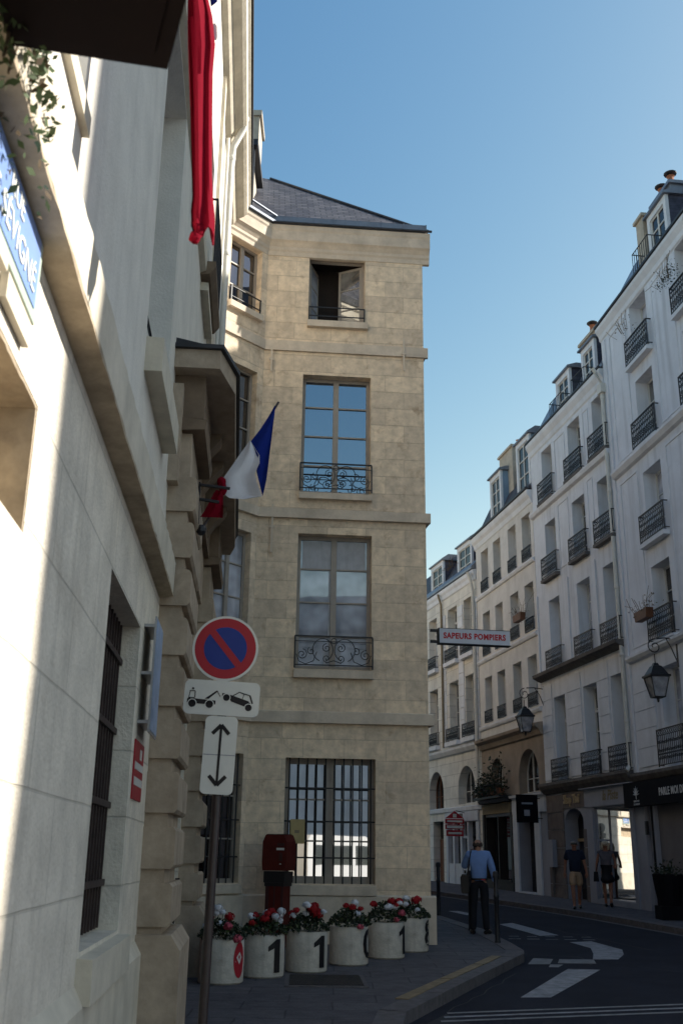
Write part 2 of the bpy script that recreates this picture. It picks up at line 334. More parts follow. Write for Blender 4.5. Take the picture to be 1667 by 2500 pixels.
def solo(name, mb, mats, label, cat, loc=(0, 0, 0), smooth=False, mtx=None, group=None):
    o = link(name, mb.mesh(name, mats, smooth), None, loc, mtx); o['label'] = label; o['category'] = cat
    if group: o['group'] = group
    return o
def struct(name, mb, mats):
    o = link(name, mb.mesh(name, mats)); o['kind'] = 'structure'; return o
def gz(y): return 0.012*y
def ggz(x, y): return 0.012*y

class Fr:
    """facade frame: x along the wall, o outwards, z up"""
    def __init__(s, P, az, sgn):
        a = R(az); s.P = P; s.az = az; s.sgn = sgn; s.t = Vector((math.sin(a), math.cos(a), 0)); s.n = Vector((-math.cos(a), math.sin(a), 0))*sgn
        s.m = Matrix.Translation((P[0], P[1], 0)) @ Matrix.Rotation(math.pi/2-a, 4, 'Z')
    def w(s, x, o, z): return Vector((s.P[0], s.P[1], z)) + s.t*x + s.n*o

def wall(mb, s0, s1, z0, z1, holes=(), depth=0.3, o=0.0, body=None, mi=None):
    """wall sheet with openings (a,b,c,d[,rise]) and their reveals; body = depth of the solid block behind"""
    xs = sorted({s0, s1, *[h[0] for h in holes], *[h[1] for h in holes]}); zs = sorted({z0, z1, *[h[2] for h in holes], *[h[3] for h in holes]})
    for i in range(len(xs)-1):
        for j in range(len(zs)-1):
            cx, cz = (xs[i]+xs[i+1])/2, (zs[j]+zs[j+1])/2
            if any(h[0] < cx < h[1] and h[2] < cz < h[3] for h in holes): continue
            mb.quad((xs[i], o, zs[j]), (xs[i+1], o, zs[j]), (xs[i+1], o, zs[j+1]), (xs[i], o, zs[j+1]), mi)
    for h in holes:
        a, b, c, d = h[:4]; rise = h[4] if len(h) > 4 else 0; sp = d-rise; e = o-depth
        mb.quad((a, o, c), (a, e, c), (a, e, sp), (a, o, sp), mi); mb.quad((b, o, c), (b, e, c), (b, e, sp), (b, o, sp), mi)
        mb.quad((a, o, c), (b, o, c), (b, e, c), (a, e, c), mi)
        if rise:
            n = 14; P = [((a+b)/2-(b-a)/2*math.cos(math.pi*k/n), sp+rise*math.sin(math.pi*k/n)) for k in range(n+1)]
            for k in range(n):
                (xa, za), (xb, zb) = P[k], P[k+1]
                mb.quad((xa, o, za), (xb, o, zb), (xb, o, d+1e-4), (xa, o, d+1e-4), mi); mb.quad((xa, o, za), (xb, o, zb), (xb, e, zb), (xa, e, za), mi)
        else: mb.quad((a, o, d), (b, o, d), (b, e, d), (a, e, d), mi)
    if body:
        k = o-depth-0.35
        for x in (s0, s1): mb.quad((x, o, z0), (x, k, z0), (x, k, z1), (x, o, z1), mi)
        mb.quad((s0, o, z1), (s1, o, z1), (s1, k, z1), (s0, k, z1), mi)
        mb.box(s0, s1, o-body, k, z0, z1, mi)

def arcpts(w_, h, rise, n=12):
    sp = h-rise; return [(-w_/2*math.cos(math.pi*k/n), sp+rise*math.sin(math.pi*k/n)) for k in range(n+1)]
def spiral(c, r0, turns, a0, dirn=1, n=14, y=0.0):
    return [(c[0]+r0*(1-0.8*k/n)*math.cos(a0+dirn*turns*2*math.pi*k/n), y, c[1]+r0*(1-0.8*k/n)*math.sin(a0+dirn*turns*2*math.pi*k/n)) for k in range(n+1)]

KINDS = {}
def win_kind(key, w_, h, depth, sgn, rows=3, cols=2, fw=0.055, frame='wframe', pane='gdark', rise=0, transom=None, sill=None, rail=None, curtain=None, split=True):
    """builds the meshes of one window type; frame is the part, the rest are its sub-parts"""
    L = []; y0, y1 = -depth, -depth+0.055
    f = MB(sgn)
    if rise:
        A = arcpts(w_, h, rise); sp = h-rise
        f.box(-w_/2, -w_/2+fw, y0, y1, 0, sp); f.box(w_/2-fw, w_/2, y0, y1, 0, sp)
        for k in range(len(A)-1):
            (xa, za), (xb, zb) = A[k], A[k+1]; q = lambda x, z: (x*(1-fw*2/w_), sp+(z-sp)*(1-fw/rise))
            (xc, zc), (xd, zd) = q(xa, za), q(xb, zb)
            f.prism([(xa, za), (xb, zb), (xd, zd), (xc, zc)], y0, y1)
    else:
        f.box(-w_/2, -w_/2+fw, y0, y1, 0, h); f.box(w_/2-fw, w_/2, y0, y1, 0, h); f.box(-w_/2+fw, w_/2-fw, y0, y1, h-fw, h)
    f.box(-w_/2+fw, w_/2-fw, y0, y1, 0, fw*1.3)
    top = h-fw if not rise else h-fw*0.5
    if cols > 1:
        for c in range(1, cols):
            x = -w_/2+w_*c/cols; ww = fw*0.75 if (cols == 2 and split) else 0.018
            f.box(x-ww, x+ww, y0-0.004, y1+0.012, fw*1.3+0.002, top)
    if transom: f.box(-w_/2+fw, w_/2-fw, y0-0.006, y1+0.008, transom-0.035, transom+0.035)
    for r in range(1, rows):
        z = (h-rise*0.5 if rise else h)*r/rows
        for c in range(cols):
            xa = -w_/2+w_*c/cols+fw*0.75; xb = -w_/2+w_*(c+1)/cols-fw*0.75
            f.box(xa, xb, y0+0.012, y1-0.006, z-0.014, z+0.014)
    L.append(('window', f.mesh('window_'+key, frame)))
    g = MB(sgn); yg = y0+0.018
    if rise: g.prism([(-w_/2+0.01, 0.02)]+[(x*0.985, z-0.012) for x, z in A]+[(w_/2-0.01, 0.02)], yg-0.01, yg)
    else: g.box(-w_/2+0.01, w_/2-0.01, yg-0.01, yg, 0.01, h-0.01)
    L.append(('pane', g.mesh('pane_'+key, pane)))
    if sill:
        sh, sp_, ov = sill; s_ = MB(sgn); s_.prism([(0, 0)], 0, 0) if False else None
        s_.extr([(-depth+0.06, -0.001), (sp_, -0.03), (sp_, -sh), (0.002, -sh), (-depth+0.06, -sh+0.002)], -w_/2-ov, w_/2+ov)
        L.append(('sill', s_.mesh('sill_'+key, sill_m.get(key.split('_')[0], 'creamtrim'))))
    if rail:
        kind, rh, ro, over = rail; r = MB(sgn); W = w_/2+over
        if kind == 'bars':
            for z in (0.08, rh): r.tube([(-W, ro, z), (W, ro, z)], 0.014, 6)
            for x in (-W+0.02, W-0.02): r.box(x-0.012, x+0.012, ro-0.012, ro+0.012, 0.0, rh)
        elif kind == 'ornate':
            z0 = 0.03
            r.box(-W, W, ro-0.02, ro+0.02, rh-0.03, rh); r.box(-W, W, ro-0.012, ro+0.012, z0, z0+0.025); r.box(-W, W, ro-0.01, ro+0.01, rh-0.17, rh-0.15)
            for x in (-W, W): r.box(x-0.014, x+0.014, -0.01, ro, rh-0.028, rh-0.002); r.box(x-0.01, x+0.01, -0.01, ro, z0, z0+0.022); r.box(x-0.013, x+0.013, ro-0.013, ro+0.013, 0, rh-0.03)
            n = max(5, int(2*W/0.105))
            for k in range(1, n):
                x = -W+2*W*k/n; r.box(x-0.007, x+0.007, ro-0.007, ro+0.007, z0+0.025, rh-0.17)
            for k in range(n):
                x = -W+2*W*(k+0.5)/n; q = W/n*0.82
                r.tube([(x+q*math.cos(t*math.pi/4), ro, rh-0.09+0.05*math.sin(t*math.pi/4)) for t in range(9)], 0.008, 4, False)
                hz = (rh-0.2)
                for zc in (0.25, 0.5, 0.78):
                    r.tube(spiral((x, z0+hz*zc), q*1.05, 1.2, (k+zc*7) % 3, 1 if k % 2 else -1, 9, ro), 0.009, 4, False)
                r.ball((x, ro, z0+hz*0.38), 0.02, 0.012, 0.03, 6, 4)
        elif kind == 'scroll':
            r.box(-W, W, ro-0.014, ro+0.014, rh-0.024, rh); r.box(-W, W, ro-0.010, ro+0.010, 0.05, 0.068); r.box(-W, W, ro-0.008, ro+0.008, rh-0.115, rh-0.102)
            for x in (-W, W):
                r.box(x-0.013, x+0.013, ro-0.013, ro+0.013, 0, rh-0.024); r.box(x-0.009, x+0.009, -0.02, ro, rh-0.022, rh-0.004); r.box(x-0.007, x+0.007, -0.02, ro, 0.052, 0.066)
            t = 0.0085; hm = rh*0.5
            for sx in (-1, 1):
                r.tube([(sx*(0.2+hm*0.62*math.cos(a*math.pi/10)), ro, rh*0.56+hm*0.70*math.sin(a*math.pi/10)) for a in range(-4, 15)], t, 5, False)
                r.tube(spiral((sx*0.13, rh*0.62), 0.085, 1.4, R(90), -sx, 16, ro), t, 5, False)
                r.tube(spiral((sx*0.13, rh*0.30), 0.07, 1.3, R(-90), sx, 16, ro), t, 5, False)
                r.tube(spiral((sx*(W-0.13), rh*0.42), 0.10, 1.5, R(80), sx, 16, ro), t, 5, False)
                r.tube(spiral((sx*(W-0.30), rh*0.52), 0.075, 1.2, R(120), -sx, 16, ro), t, 5, False)
                r.tube([(sx*(W-0.03), ro, rh*0.42), (sx*(W-0.08), ro, rh*0.2), (sx*(W-0.2), ro, rh*0.12), (sx*(W-0.34), ro, rh*0.22), (sx*(W-0.40), ro, rh*0.5)], t, 5, False)
            r.tube([(0.05*math.cos(a*math.pi/5), ro, rh*0.84+0.05*math.sin(a*math.pi/5)) for a in range(11)], t, 5, False)
            r.tube([(-0.14, ro, rh*0.16), (0, ro, rh*0.24), (0.14, ro, rh*0.16)], t, 5, False)
        L.append(('railing', r.mesh('railing_'+key, 'iron')))
    if curtain:
        c = MB(sgn); yc = y0+0.024
        for q in curtain: c.box(q[0], q[1], yc, yc+0.003, q[2], q[3])
        L.append(('curtain', c.mesh('curtain_'+key, 'net')))
    KINDS[key] = L
sill_m = {}; PV = {}; vr = random.Random(12)
def put_win(parent, key, x, z, fr=None, label=None, o=0.0):
    L = KINDS[key]
    base = Matrix.Identity(4)
    if fr is not None: base = WM[parent.name].inverted() @ fr.m
    sg = (fr.sgn if fr is not None else parent.get('_sgn', 1))
    if key[0] == 'R' and not key.endswith(('a', 'b')) and len(L) > 1:
        q = vr.random(); pm = L[1][1]
        if q < 0.42:
            mt = 'gmid' if q < 0.16 else ('ghalf' if q < 0.30 else 'gblue'); kk = pm.name+mt
            if kk not in PV: PV[kk] = pm.copy(); PV[kk].materials[0] = M[mt]
            L = [L[0], ('pane', PV[kk])]+L[2:]
    root = link(L[0][0], L[0][1], parent, mtx=base @ Matrix.Translation((x, o*sg, z)), label=label)
    for nm, me in L[1:]: link(nm, me, root)
    return root

def text_mb(txt, size, ext=0.004, align='CENTER', spacing=1.0, bold=0.0):
    """lettering mesh in the x-z plane, extruded along y (facing -y before placing)"""
    cu = bpy.data.curves.new('t', 'FONT'); cu.body = txt; cu.size = size; cu.extrude = ext; cu.align_x = align; cu.align_y = 'CENTER'; cu.space_character = spacing; cu.resolution_u = 3; cu.offset = bold
    ob = bpy.data.objects.new('t', cu); COL.objects.link(ob); dg = bpy.context.evaluated_depsgraph_get()
    me = bpy.data.meshes.new_from_object(ob.evaluated_get(dg)); vs = [tuple(v.co) for v in me.vertices]; fs = [tuple(p.vertices) for p in me.polygons]
    bpy.data.objects.remove(ob); bpy.data.curves.remove(cu); bpy.data.meshes.remove(me)
    return vs, fs
def add_text(mb, txt, size, fn, ext=0.004, spacing=1.0, bold=0.0):
    vs, fs = text_mb(txt, size, ext, 'CENTER', spacing, bold)
    keep = mb.T; mb.T = None; b = len(mb.v)
    for v in vs:
        p = Vector(fn(*v)); mb.v.append((p.x, p.y, p.z))
    for f in fs: mb.f.append([b+i for i in f]); mb.m.append(mb.mi)
    mb.T = keep

# ------------------------------------------------------------------ frames of the facades
LW = Fr((-0.914, 0), -4.6, -1); CF = Fr((1.6, 18.73), 85, -1)
_c = CF.w(-3.2, 0, 0); CH = Fr((_c.x, _c.y), 42, -1)
_c = CF.w(0.02, 0, 0); CS = Fr((_c.x, _c.y), -9, -1)
RF2 = Fr((7.66, 32.4), -10, 1); RF3 = Fr((8.22, 29.2), -7, 1); RF1 = Fr((7.05, 35.85), -10.8, 1); RF0 = Fr((5.81, 42.4), -14, 1)
def on(fr, x, o, z): return fr.m @ Matrix.Translation((x, fr.sgn*o, z))

# ------------------------------------------------------------------ ground
g = MB(); zr = lambda x, y: 0.012*y-0.12
g.quad((-150, -60, zr(0, -60)), (150, -60, zr(0, -60)), (150, 240, zr(0, 240)), (-150, 240, zr(0, 240)))
struct('road', g, 'asph')
KL = [(0.30, -30), (0.34, 8), (0.72, 11.5), (1.72, 14.2), (2.72, 16.85), (2.94, 17.40), (3.02, 17.9), (3.02, 19.3), (2.93, 22), (2.42, 26), (1.5, 31), (0.2, 37), (-2.4, 48), (-4, 56)]
s_ = MB(); s_.prismz(KL+[(-8, 56), (-8, -30)], lambda p: gz(p[1])-0.3, lambda p: gz(p[1])); struct('pavement', s_, 'pave')
KR = [(9.6, -2), (9.4, 8), (8.3, 17), (7.2, 22.8), (6.34, 27.6), (5.3, 31.6), (3.5, 38.3), (1.5, 46), (0.2, 52)]
s_ = MB(); s_.prismz(KR+[(14, 56), (16, -2)], lambda p: gz(p[1])-0.3, lambda p: gz(p[1])); struct('pavement', s_, 'pave')
def kerb(K, side, wd, dz, mats, i0=0, i1=None):
    m = MB(); i1 = i1 or len(K)-1
    for i in range(i0, i1):
        a, b = Vector(K[i]), Vector(K[i+1]); L = (b-a).length; n = max(1, int(L/1.0))
        for k in range(n):
            p = a+(b-a)*(k+0.006)/n; q = a+(b-a)*(k+1-0.006)/n; d = (b-a).normalized(); nn = Vector((-d.y, d.x))*side
            P = [p-nn*0.012, q-nn*0.012, q+nn*wd, p+nn*wd]; j = rnd.uniform(-0.003, 0.003)
            m.prismz([tuple(v) for v in P], lambda v: gz(v[1])-0.2, lambda v: gz(v[1])+dz+j)
    return m
struct('kerb', kerb(KL, 1, 0.28, 0.007, 'kerb'), 'kerb')
struct('kerb', kerb(KR, -1, 0.26, 0.007, 'kerb'), 'kerb')
tb = MB()   # tan band painted along the near kerb
for a, b in (((0.80, 12.3), (1.45, 14.05)), ((1.47, 14.1), (2.08, 15.72)), ((2.10, 15.77), (2.52, 16.9))):
    a, b = Vector(a), Vector(b); d = (b-a).normalized(); nn = Vector((-d.y, d.x)); 
    P = [a+nn*-0.0, b+nn*0.0, b+nn*0.15, a+nn*0.15]
    tb.prismz([tuple(v) for v in P], lambda v: gz(v[1])+0.004, lambda v: gz(v[1])+0.015)
o = struct('kerb_band', tb, 'kerbtan')
def road_poly(pts, dz=0.004):
    m = MB(); m.add([(x, y, zr(x, y)+dz) for x, y in pts], [tuple(range(len(pts)))]); return m
marks = [([(2.23, 13.53), (2.60, 13.56), (3.92, 16.51), (3.45, 16.56)], 'line'),
         ([(4.41, 20.9), (4.88, 21.15), (5.06, 19.6), (4.86, 18.75), (4.56, 17.96), (4.14, 17.91), (4.36, 18.8), (4.55, 19.8)], 'line'),
         ([(3.72, 25.14), (4.1, 25.6), (4.52, 22.4), (4.10, 22.2)], 'line'), ([(3.02, 29.6), (3.30, 29.7), (3.62, 28.3), (3.34, 28.1)], 'line'),
         ([(2.95, 17.1), (3.3, 17.15), (3.5, 17.9), (3.2, 18.0)], 'linefaint'), ([(3.45, 17.3), (4.05, 17.3), (4.15, 17.9), (3.6, 17.9)], 'linefaint'), ([(3.2, 16.75), (3.35, 16.75), (3.5, 17.12), (3.3, 17.12)], 'linefaint')]
for k in range(3): y = 11.68+k*0.27; marks.append(([(1.1+0.06*k, y), (6.5, y+1.65), (6.5, y+1.74), (1.1+0.06*k, y+0.09)], 'linefaint' if k != 1 else 'line'))
for k in range(5): x = 3.35+k*0.36; marks.append(([(x, 21.4), (x+0.24, 21.42), (x+0.24, 21.52), (x, 21.5)], 'linefaint')); marks.append(([(x+.1, 22.0), (x+0.3, 22.02), (x+0.3, 22.10), (x+.1, 22.08)], 'linefaint'))
mm = {'line': MB(), 'linefaint': MB()}
for p, k in marks: mm[k].add([(x, y, zr(x, y)+0.004) for x, y in p], [tuple(range(len(p)))])
struct('road_marking', mm['line'], 'line'); struct('road_marking', mm['linefaint'], 'linefaint')
# joint patch in the asphalt near the kerb
pp = MB(); pp.add([(x, y, zr(x, y)+0.003) for x, y in [(0.8, 8), (2.4, 8), (1.5, 11.2), (1.2, 12.2), (0.95, 11.6)]], [(0, 1, 2, 3, 4)]); struct('road_patch', pp, mat('asphalt_patch', (0.026, 0.026, 0.03), noise=(1.5, 0.3), bump=(160, 0.5)))
# tar seams, manhole cover, gutter dirt
m = MB()
def seam(pts, w_=0.012):
    for a, b in zip(pts, pts[1:]):
        a, b = Vector(a), Vector(b); d = (b-a).normalized(); n_ = Vector((-d.y, d.x))*w_
        m.add([(p.x, p.y, zr(p.x, p.y)+0.0035) for p in (a-n_, b-n_, b+n_, a+n_)], [(0, 1, 2, 3)])
rs = random.Random(4)
def wob(x0, y0, x1, y1, n, a): return [(x0+(x1-x0)*k/n+rs.uniform(-a, a), y0+(y1-y0)*k/n+rs.uniform(-a, a)) for k in range(n+1)]
seam(wob(3.05, 18.6, 4.0, 18.3, 6, 0.05)); seam(wob(4.0, 18.3, 3.9, 17.2, 5, 0.05)); seam(wob(4.6, 17.0, 7.6, 13.2, 14, 0.08), 0.008); seam(wob(3.4, 30, 5.6, 19.5, 18, 0.06), 0.010); seam(wob(1.25, 12.4, 2.6, 15.9, 10, 0.04), 0.008)
struct('road_seam', m, 'seam')
m = MB(); c = (5.9, 15.2); m.add([(c[0]+0.33*math.cos(k*math.pi/12), c[1]+0.33*math.sin(k*math.pi/12), zr(0, c[1]+0.33*math.sin(k*math.pi/12))+0.005) for k in range(24)], [tuple(range(24))])
solo('manhole_cover', m, 'manhole', 'round iron manhole cover in the dark roadway at the lower right', 'manhole cover')
m = MB()
for a, b in zip(KR[2:], KR[3:]):
    a, b = Vector(a), Vector(b); d = (b-a).normalized(); n_ = Vector((-d.y, d.x)); P = [a+n_*0.02, b+n_*0.02, b+n_*0.16, a+n_*0.16]
    m.add([(p.x, p.y, zr(p.x, p.y)+0.003) for p in P], [(0, 1, 2, 3)])
struct('gutter_strip', m, 'kerb')
# drain grate
t = thing('drain_grate', 'dark cast iron drain grate set in the pavement in front of the white flower pots', 'drain grate', (-0.12, 13.85, gz(13.85)), R(2))
m = MB(); m.box(-0.5, 0.5, -0.62, 0.62, -0.02, 0.008); part('frame', m, 'kerb', t)
m = MB()
for k in range(13): y = -0.5+k*0.083; m.box(-0.44, 0.44, y-0.026, y+0.026, 0.0085, 0.018)
m.box(-0.45, 0.45, -0.55, 0.55, 0.0083, 0.011); part('grille', m, 'grate', t)

# ------------------------------------------------------------------ the near house on the left
sill_m.update({'L': 'ashtrim', 'C': 'limetrim', 'R2': 'soot', 'R3': 'creamtrim', 'R1': 'creamtrim', 'R0': 'creamtrim'})
T = thing('stone_house', 'pale ashlar house on the left, half sunlit, with a worn ledge and arched portal', 'house', mtx=LW.m.copy()); S = -1
LH = [(6.10, 7.85, 1.12, 3.30), (2.8, 3.95, 4.95, 8.2), (6.80, 8.5, 5.30, 8.6), (1.7, 3.76, 2.80, 3.33), (10.55, 13.95, -0.4, 4.4, 1.7), (11.6, 12.8, 8.6, 11.2), (2.8, 3.95, 9.6, 12.2), (6.9, 8.1, 9.6, 12.2), (-2.2, -0.6, 0.9, 3.2), (-2.2, -0.6, 5.2, 8.2)]
m = MB(S); wall(m, -9, 17.69, -0.5, 4.46, [h for h in LH if h[3] < 4.46], 0.34, 0, 8); part('wall', m, 'ash', T)
m = MB(S); wall(m, -9, 17.69, 4.46, 13.62, [h for h in LH if h[3] > 4.46], 0.34, 0, 8); part('upper_wall', m, 'plaster', T)
m = MB(S); m.extr([(0, -0.3), (0.06, -0.3), (0.06, 0.86), (0.0, 0.96)], -9, 9.15, 30, [0, 0, 0.006, 0.004]); part('plinth', m, 'ashtrim', T)
m = MB(S); m.extr([(-0.02, 3.87), (0.125, 3.89), (0.135, 4.17), (0.10, 4.22), (-0.02, 4.48)], -9, 9.12, 150, [0, 0.006, 0.007, 0.005, 0.002]); sc = part('string_course', m, 'ashtrim', T)
m = MB(S); m.extr([(-0.02, 3.845), (0.128, 3.862), (0.128, 3.886), (-0.02, 3.869)], -9, 9.12, 150, [0, 0.005, 0.005, 0]); part('underside_shade', m, 'worn', sc)  # thin brown strip: shade below the ledge put into the stone colour
m = MB(S); m.extr([(-0.335, 2.802), (-0.26, 2.802), (-0.30, 3.328), (-0.335, 3.328)], 1.702, 3.758); m.extr([(-0.3, 3.312), (-0.002, 3.314), (-0.002, 3.329), (-0.3, 3.329)], 1.702, 3.758, 40, [0, 0.004, 0, 0]); m.box(3.74, 3.759, -0.3, -0.003, 2.802, 3.312); part('niche', m, 'worn', T)  # lining coloured brown to paint the shade inside the recess
m = MB(S); m.extr([(0, 13.50), (0.10, 13.55), (0.16, 13.66), (0.30, 13.74), (0.36, 13.80), (0.38, 13.98), (0.42, 14.02), (0.42, 14.10), (0, 14.12)], -9, 17.62); part('cornice', m, 'ashtrim', T)
m = MB(S); m.extr([(0.40, 14.105), (0.46, 14.11), (0.46, 14.28), (0.43, 14.28), (0.43, 14.14), (0.40, 14.14)], -9, 17.6); part('gutter', m, 'lead', T)
m = MB(S); m.extr([(0.36, 14.13), (-1.4, 16.6), (-4, 17.6), (-8, 17.4), (-8, 13.9)], -9, 17.6); rf = part('roof', m, 'slate', T)
m = MB(S)  # slim pilasters and band high on the wall
for x in (5.6, 9.3, 13.6, 16.3): m.box(x-0.16, x+0.16, -0.01, 0.05, 8.9, 13.499)
m.extr([(-0.01, 8.62), (0.07, 8.66), (0.08, 8.84), (-0.01, 8.88)], -9, 17.6); part('upper_moulding', m, 'ashtrim', T)
win_kind('L_gf', 1.75, 2.18, 0.34, S, rows=4, frame='gframe', pane='gdark', sill=(0.26, 0.09, 0.06)); win_kind('L_up', 1.7, 3.3, 0.34, S, rows=4, frame='wframe', pane='gmid', sill=(0.30, 0.13, -0.02), rail=('bars', 0.34, -0.06, -0.04))
win_kind('L_upa', 1.15, 3.25, 0.34, S, rows=4, frame='wframe', pane='gmid', sill=(0.14, 0.035, 0.05)); win_kind('L_top', 1.2, 2.6, 0.3, S, rows=4, frame='wframe', pane='gmid', sill=(0.14, 0.1, 0.06))
gw = put_win(T, 'L_gf', 6.975, 1.12); put_win(T, 'L_upa', 3.375, 4.95); put_win(T, 'L_up', 7.65, 5.30); put_win(T, 'L_top', 12.2, 8.6); put_win(T, 'L_top', 3.375, 9.6); put_win(T, 'L_top', 7.5, 9.6)
m = MB(S)
for k in range(13): x = -0.82+k*0.1367; m.box(x-0.016, x+0.016, -0.165, -0.132, 0.02, 2.18)
for z in (0.32, 0.85, 1.38, 1.9): m.box(-0.87, 0.87, -0.131, -0.115, z-0.022, z+0.022)
part('window_grille', m, 'rust', gw)
m = MB(S); P = [(0.02, -0.5), (0.10, -0.5), (0.10, 0)]
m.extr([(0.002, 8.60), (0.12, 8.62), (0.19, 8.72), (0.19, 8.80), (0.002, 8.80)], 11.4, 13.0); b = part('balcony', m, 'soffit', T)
m = MB(S)
for x in (11.42, 12.98): m.box(x-0.012, x+0.012, 0.15, 0.174, 8.80, 9.75)
for k in range(1, 15): x = 11.42+k*0.104; m.box(x-0.007, x+0.007, 0.155, 0.169, 8.80, 9.72)
m.tube([(11.42, 0.0, 9.74), (11.42, 0.162, 9.74), (12.98, 0.162, 9.74), (12.98, 0.0, 9.74)], 0.018, 6); part('balcony_railing', m, 'iron', b)
# drainpipe
m = MB(S); m.tube([(15.0, 0.34, 13.99), (15.0, 0.30, 13.75), (15.0, 0.14, 13.35), (15.0, 0.12, 12.9), (15.0, 0.12, 6.5)], 0.062, 10)
for z in (13.1, 11.2, 9.0): m.lathe([(0.066, -0.05), (0.074, -0.03), (0.074, 0.03), (0.066, 0.05)], (15.0, 0.12, z), 12)
m.tube([(14.84, 0.06, 13.4), (14.84, 0.06, 6.5)], 0.03, 8); part('drainpipe', m, 'pipe', T, smooth=True)
# portal: rusticated piers, entablature with deep soffit
def pier(x0, x1, pr, top):
    m = MB(S); m.box(x0, x1, -0.3, pr-0.07, -0.4, top)
    m.extr([(-0.3, -0.4), (pr+0.10, -0.4), (pr+0.10, 0.88), (pr+0.02, 1.0), (-0.3, 1.0)], x0-0.09, x1+0.09)
    z = 1.06; k = 0
    while z+0.36 < top:
        j = rnd.uniform(-0.006, 0.006); h = 0.34
        m.extr([(-0.2, z), (pr-0.02, z), (pr+j, z+0.03), (pr+j, z+h-0.03), (pr-0.02, z+h), (-0.2, z+h)], x0-0.035, x1+0.035); z += 0.455; k += 1
    return m
m = MB(S)
m.box(9.02, 15.5, 0.0, 0.10, 4.95, 5.95)
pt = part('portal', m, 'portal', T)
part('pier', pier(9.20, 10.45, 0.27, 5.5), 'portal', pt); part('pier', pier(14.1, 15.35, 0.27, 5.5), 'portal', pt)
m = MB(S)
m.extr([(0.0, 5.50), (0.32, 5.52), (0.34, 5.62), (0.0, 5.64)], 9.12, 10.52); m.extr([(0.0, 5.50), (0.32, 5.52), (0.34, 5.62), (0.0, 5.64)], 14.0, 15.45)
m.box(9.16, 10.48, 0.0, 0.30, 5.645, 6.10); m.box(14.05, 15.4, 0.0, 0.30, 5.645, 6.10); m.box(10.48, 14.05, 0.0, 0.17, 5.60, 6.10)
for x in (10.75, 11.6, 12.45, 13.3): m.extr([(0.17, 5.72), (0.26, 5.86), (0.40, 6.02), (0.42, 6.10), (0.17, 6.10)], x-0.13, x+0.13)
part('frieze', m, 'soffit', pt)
m = MB(S); fp = [(8.98, 0.0), (8.98, 0.44), (9.55, 0.58), (15.1, 0.50), (15.55, 0.42), (15.55, 0.0)]
m.prismz(fp, 6.103, 6.30); part('cornice', m, 'portal', pt)
m = MB(S); fq = [(8.94, 0.0), (8.94, 0.47), (9.53, 0.62), (15.12, 0.54), (15.6, 0.45), (15.6, 0.0)]
m.prismz(fq, 6.303, 6.345); m.extr([(0.0, 6.345), (0.40, 6.346), (0.0, 6.43)], 9.0, 15.5); part('lead_flashing', m, 'lead', pt)
m = MB(S); m.box(10.56, 13.94, -0.33, -0.27, -0.2, 4.38)
for x in (10.9, 11.75, 12.6, 13.3):
    m.box(x, x+0.62, -0.27, -0.245, 0.4, 1.6); m.box(x, x+0.62, -0.27, -0.245, 1.8, 3.0)
part('carriage_door', m, 'wooddoor', pt)
m = MB(S); m.lathe([(0.10, 0), (0.13, 0.05), (0.13, 0.45), (0.07, 0.55)], (10.62, 0.06, 0.12), 12); m.lathe([(0.10, 0), (0.13, 0.05), (0.13, 0.45), (0.07, 0.55)], (13.88, 0.06, 0.15), 12); part('guard_stone', m, 'portal', pt)
m = MB(S); m.box(11.2, 12.9, -0.255, 0.03, 0.98, 1.20); m.tube([(12.92, -0.2, 1.1), (12.92, 0.06, 0.88), (12.92, 0.10, 1.1), (12.92, 0.07, 1.36)], 0.028, 8); part('mail_slot', m, 'rust', pt)

# dark overhead box, trailing plant, street name plate on the near wall
B = thing('overhead_box', 'dark brown box projecting overhead from the sunlit left wall, beside the red flag', 'wall box', mtx=on(LW, 2.0, 0, 3.84))
m = MB(S); m.prismz([(-1.0, 0.138), (-1.0, 0.95), (0.415, 0.579), (0.363, 0.138)], 0, 0.36); part('casing', m, 'boxdark', B)
m = MB(S); m.prismz([(-0.94, 0.17), (-0.94, 0.88), (0.35, 0.545), (0.31, 0.17)], -0.010, -0.001); part('bottom_panel', m, mat('dark_panel', (0.006, 0.003, 0.003), rough=0.8, spec=0.1, noise=(4, 0.3)), B)
m = MB(S)
for x in (-0.85, 0.2): m.box(x-0.02, x+0.02, 0.001, 0.5, 0.3605, 0.39); m.box(x-0.02, x+0.02, 0.001, 0.03, 0.39, 0.8)
part('bracket', m, 'iron', B)
def leaves(mb, fn, n, size, rng, mi=0):
    for _ in range(n):
        c = Vector(fn()); a = Vector((rng.uniform(-1, 1), rng.uniform(-1, 1), rng.uniform(-1, 1))).normalized(); b = a.orthogonal().normalized(); q = rng.uniform(0.6, 1.3)*size
        b = (Matrix.Rotation(rng.uniform(0, 6.28), 3, a) @ b); d = a.cross(b)
        mb.add([c-b*q, c+d*q*0.5, c+b*q, c-d*q*0.5], [(0, 1, 2, 3)], mi)
HP = thing('hanging_plant', 'green ivy hanging over the blue street plate on the sunlit left wall', 'plant', mtx=on(LW, 2.06, 0.06, 4.5))
rg = random.Random(3); m = MB(S)
def hp():
    t_ = rg.random(); return (rg.gauss(0.13, 0.26), 0.05+abs(rg.gauss(0, 0.05)), -0.02-0.78*t_)
def hp2():
    if rg.random() < 0.45: return (rg.uniform(0.42, 0.80), -0.045+abs(rg.gauss(0, 0.03)) if rg.random() < 0.5 else 0.085+abs(rg.gauss(0, 0.02)), rg.uniform(-0.9, -0.1)) if rg.random() < 0.5 else (rg.uniform(0.35, 0.62), 0.085+abs(rg.gauss(0, 0.02)), rg.uniform(-0.6, -0.05))
    while True:
        p = hp()
        if p[0] < 0.42-0.14*abs(p[2]+0.35): return p
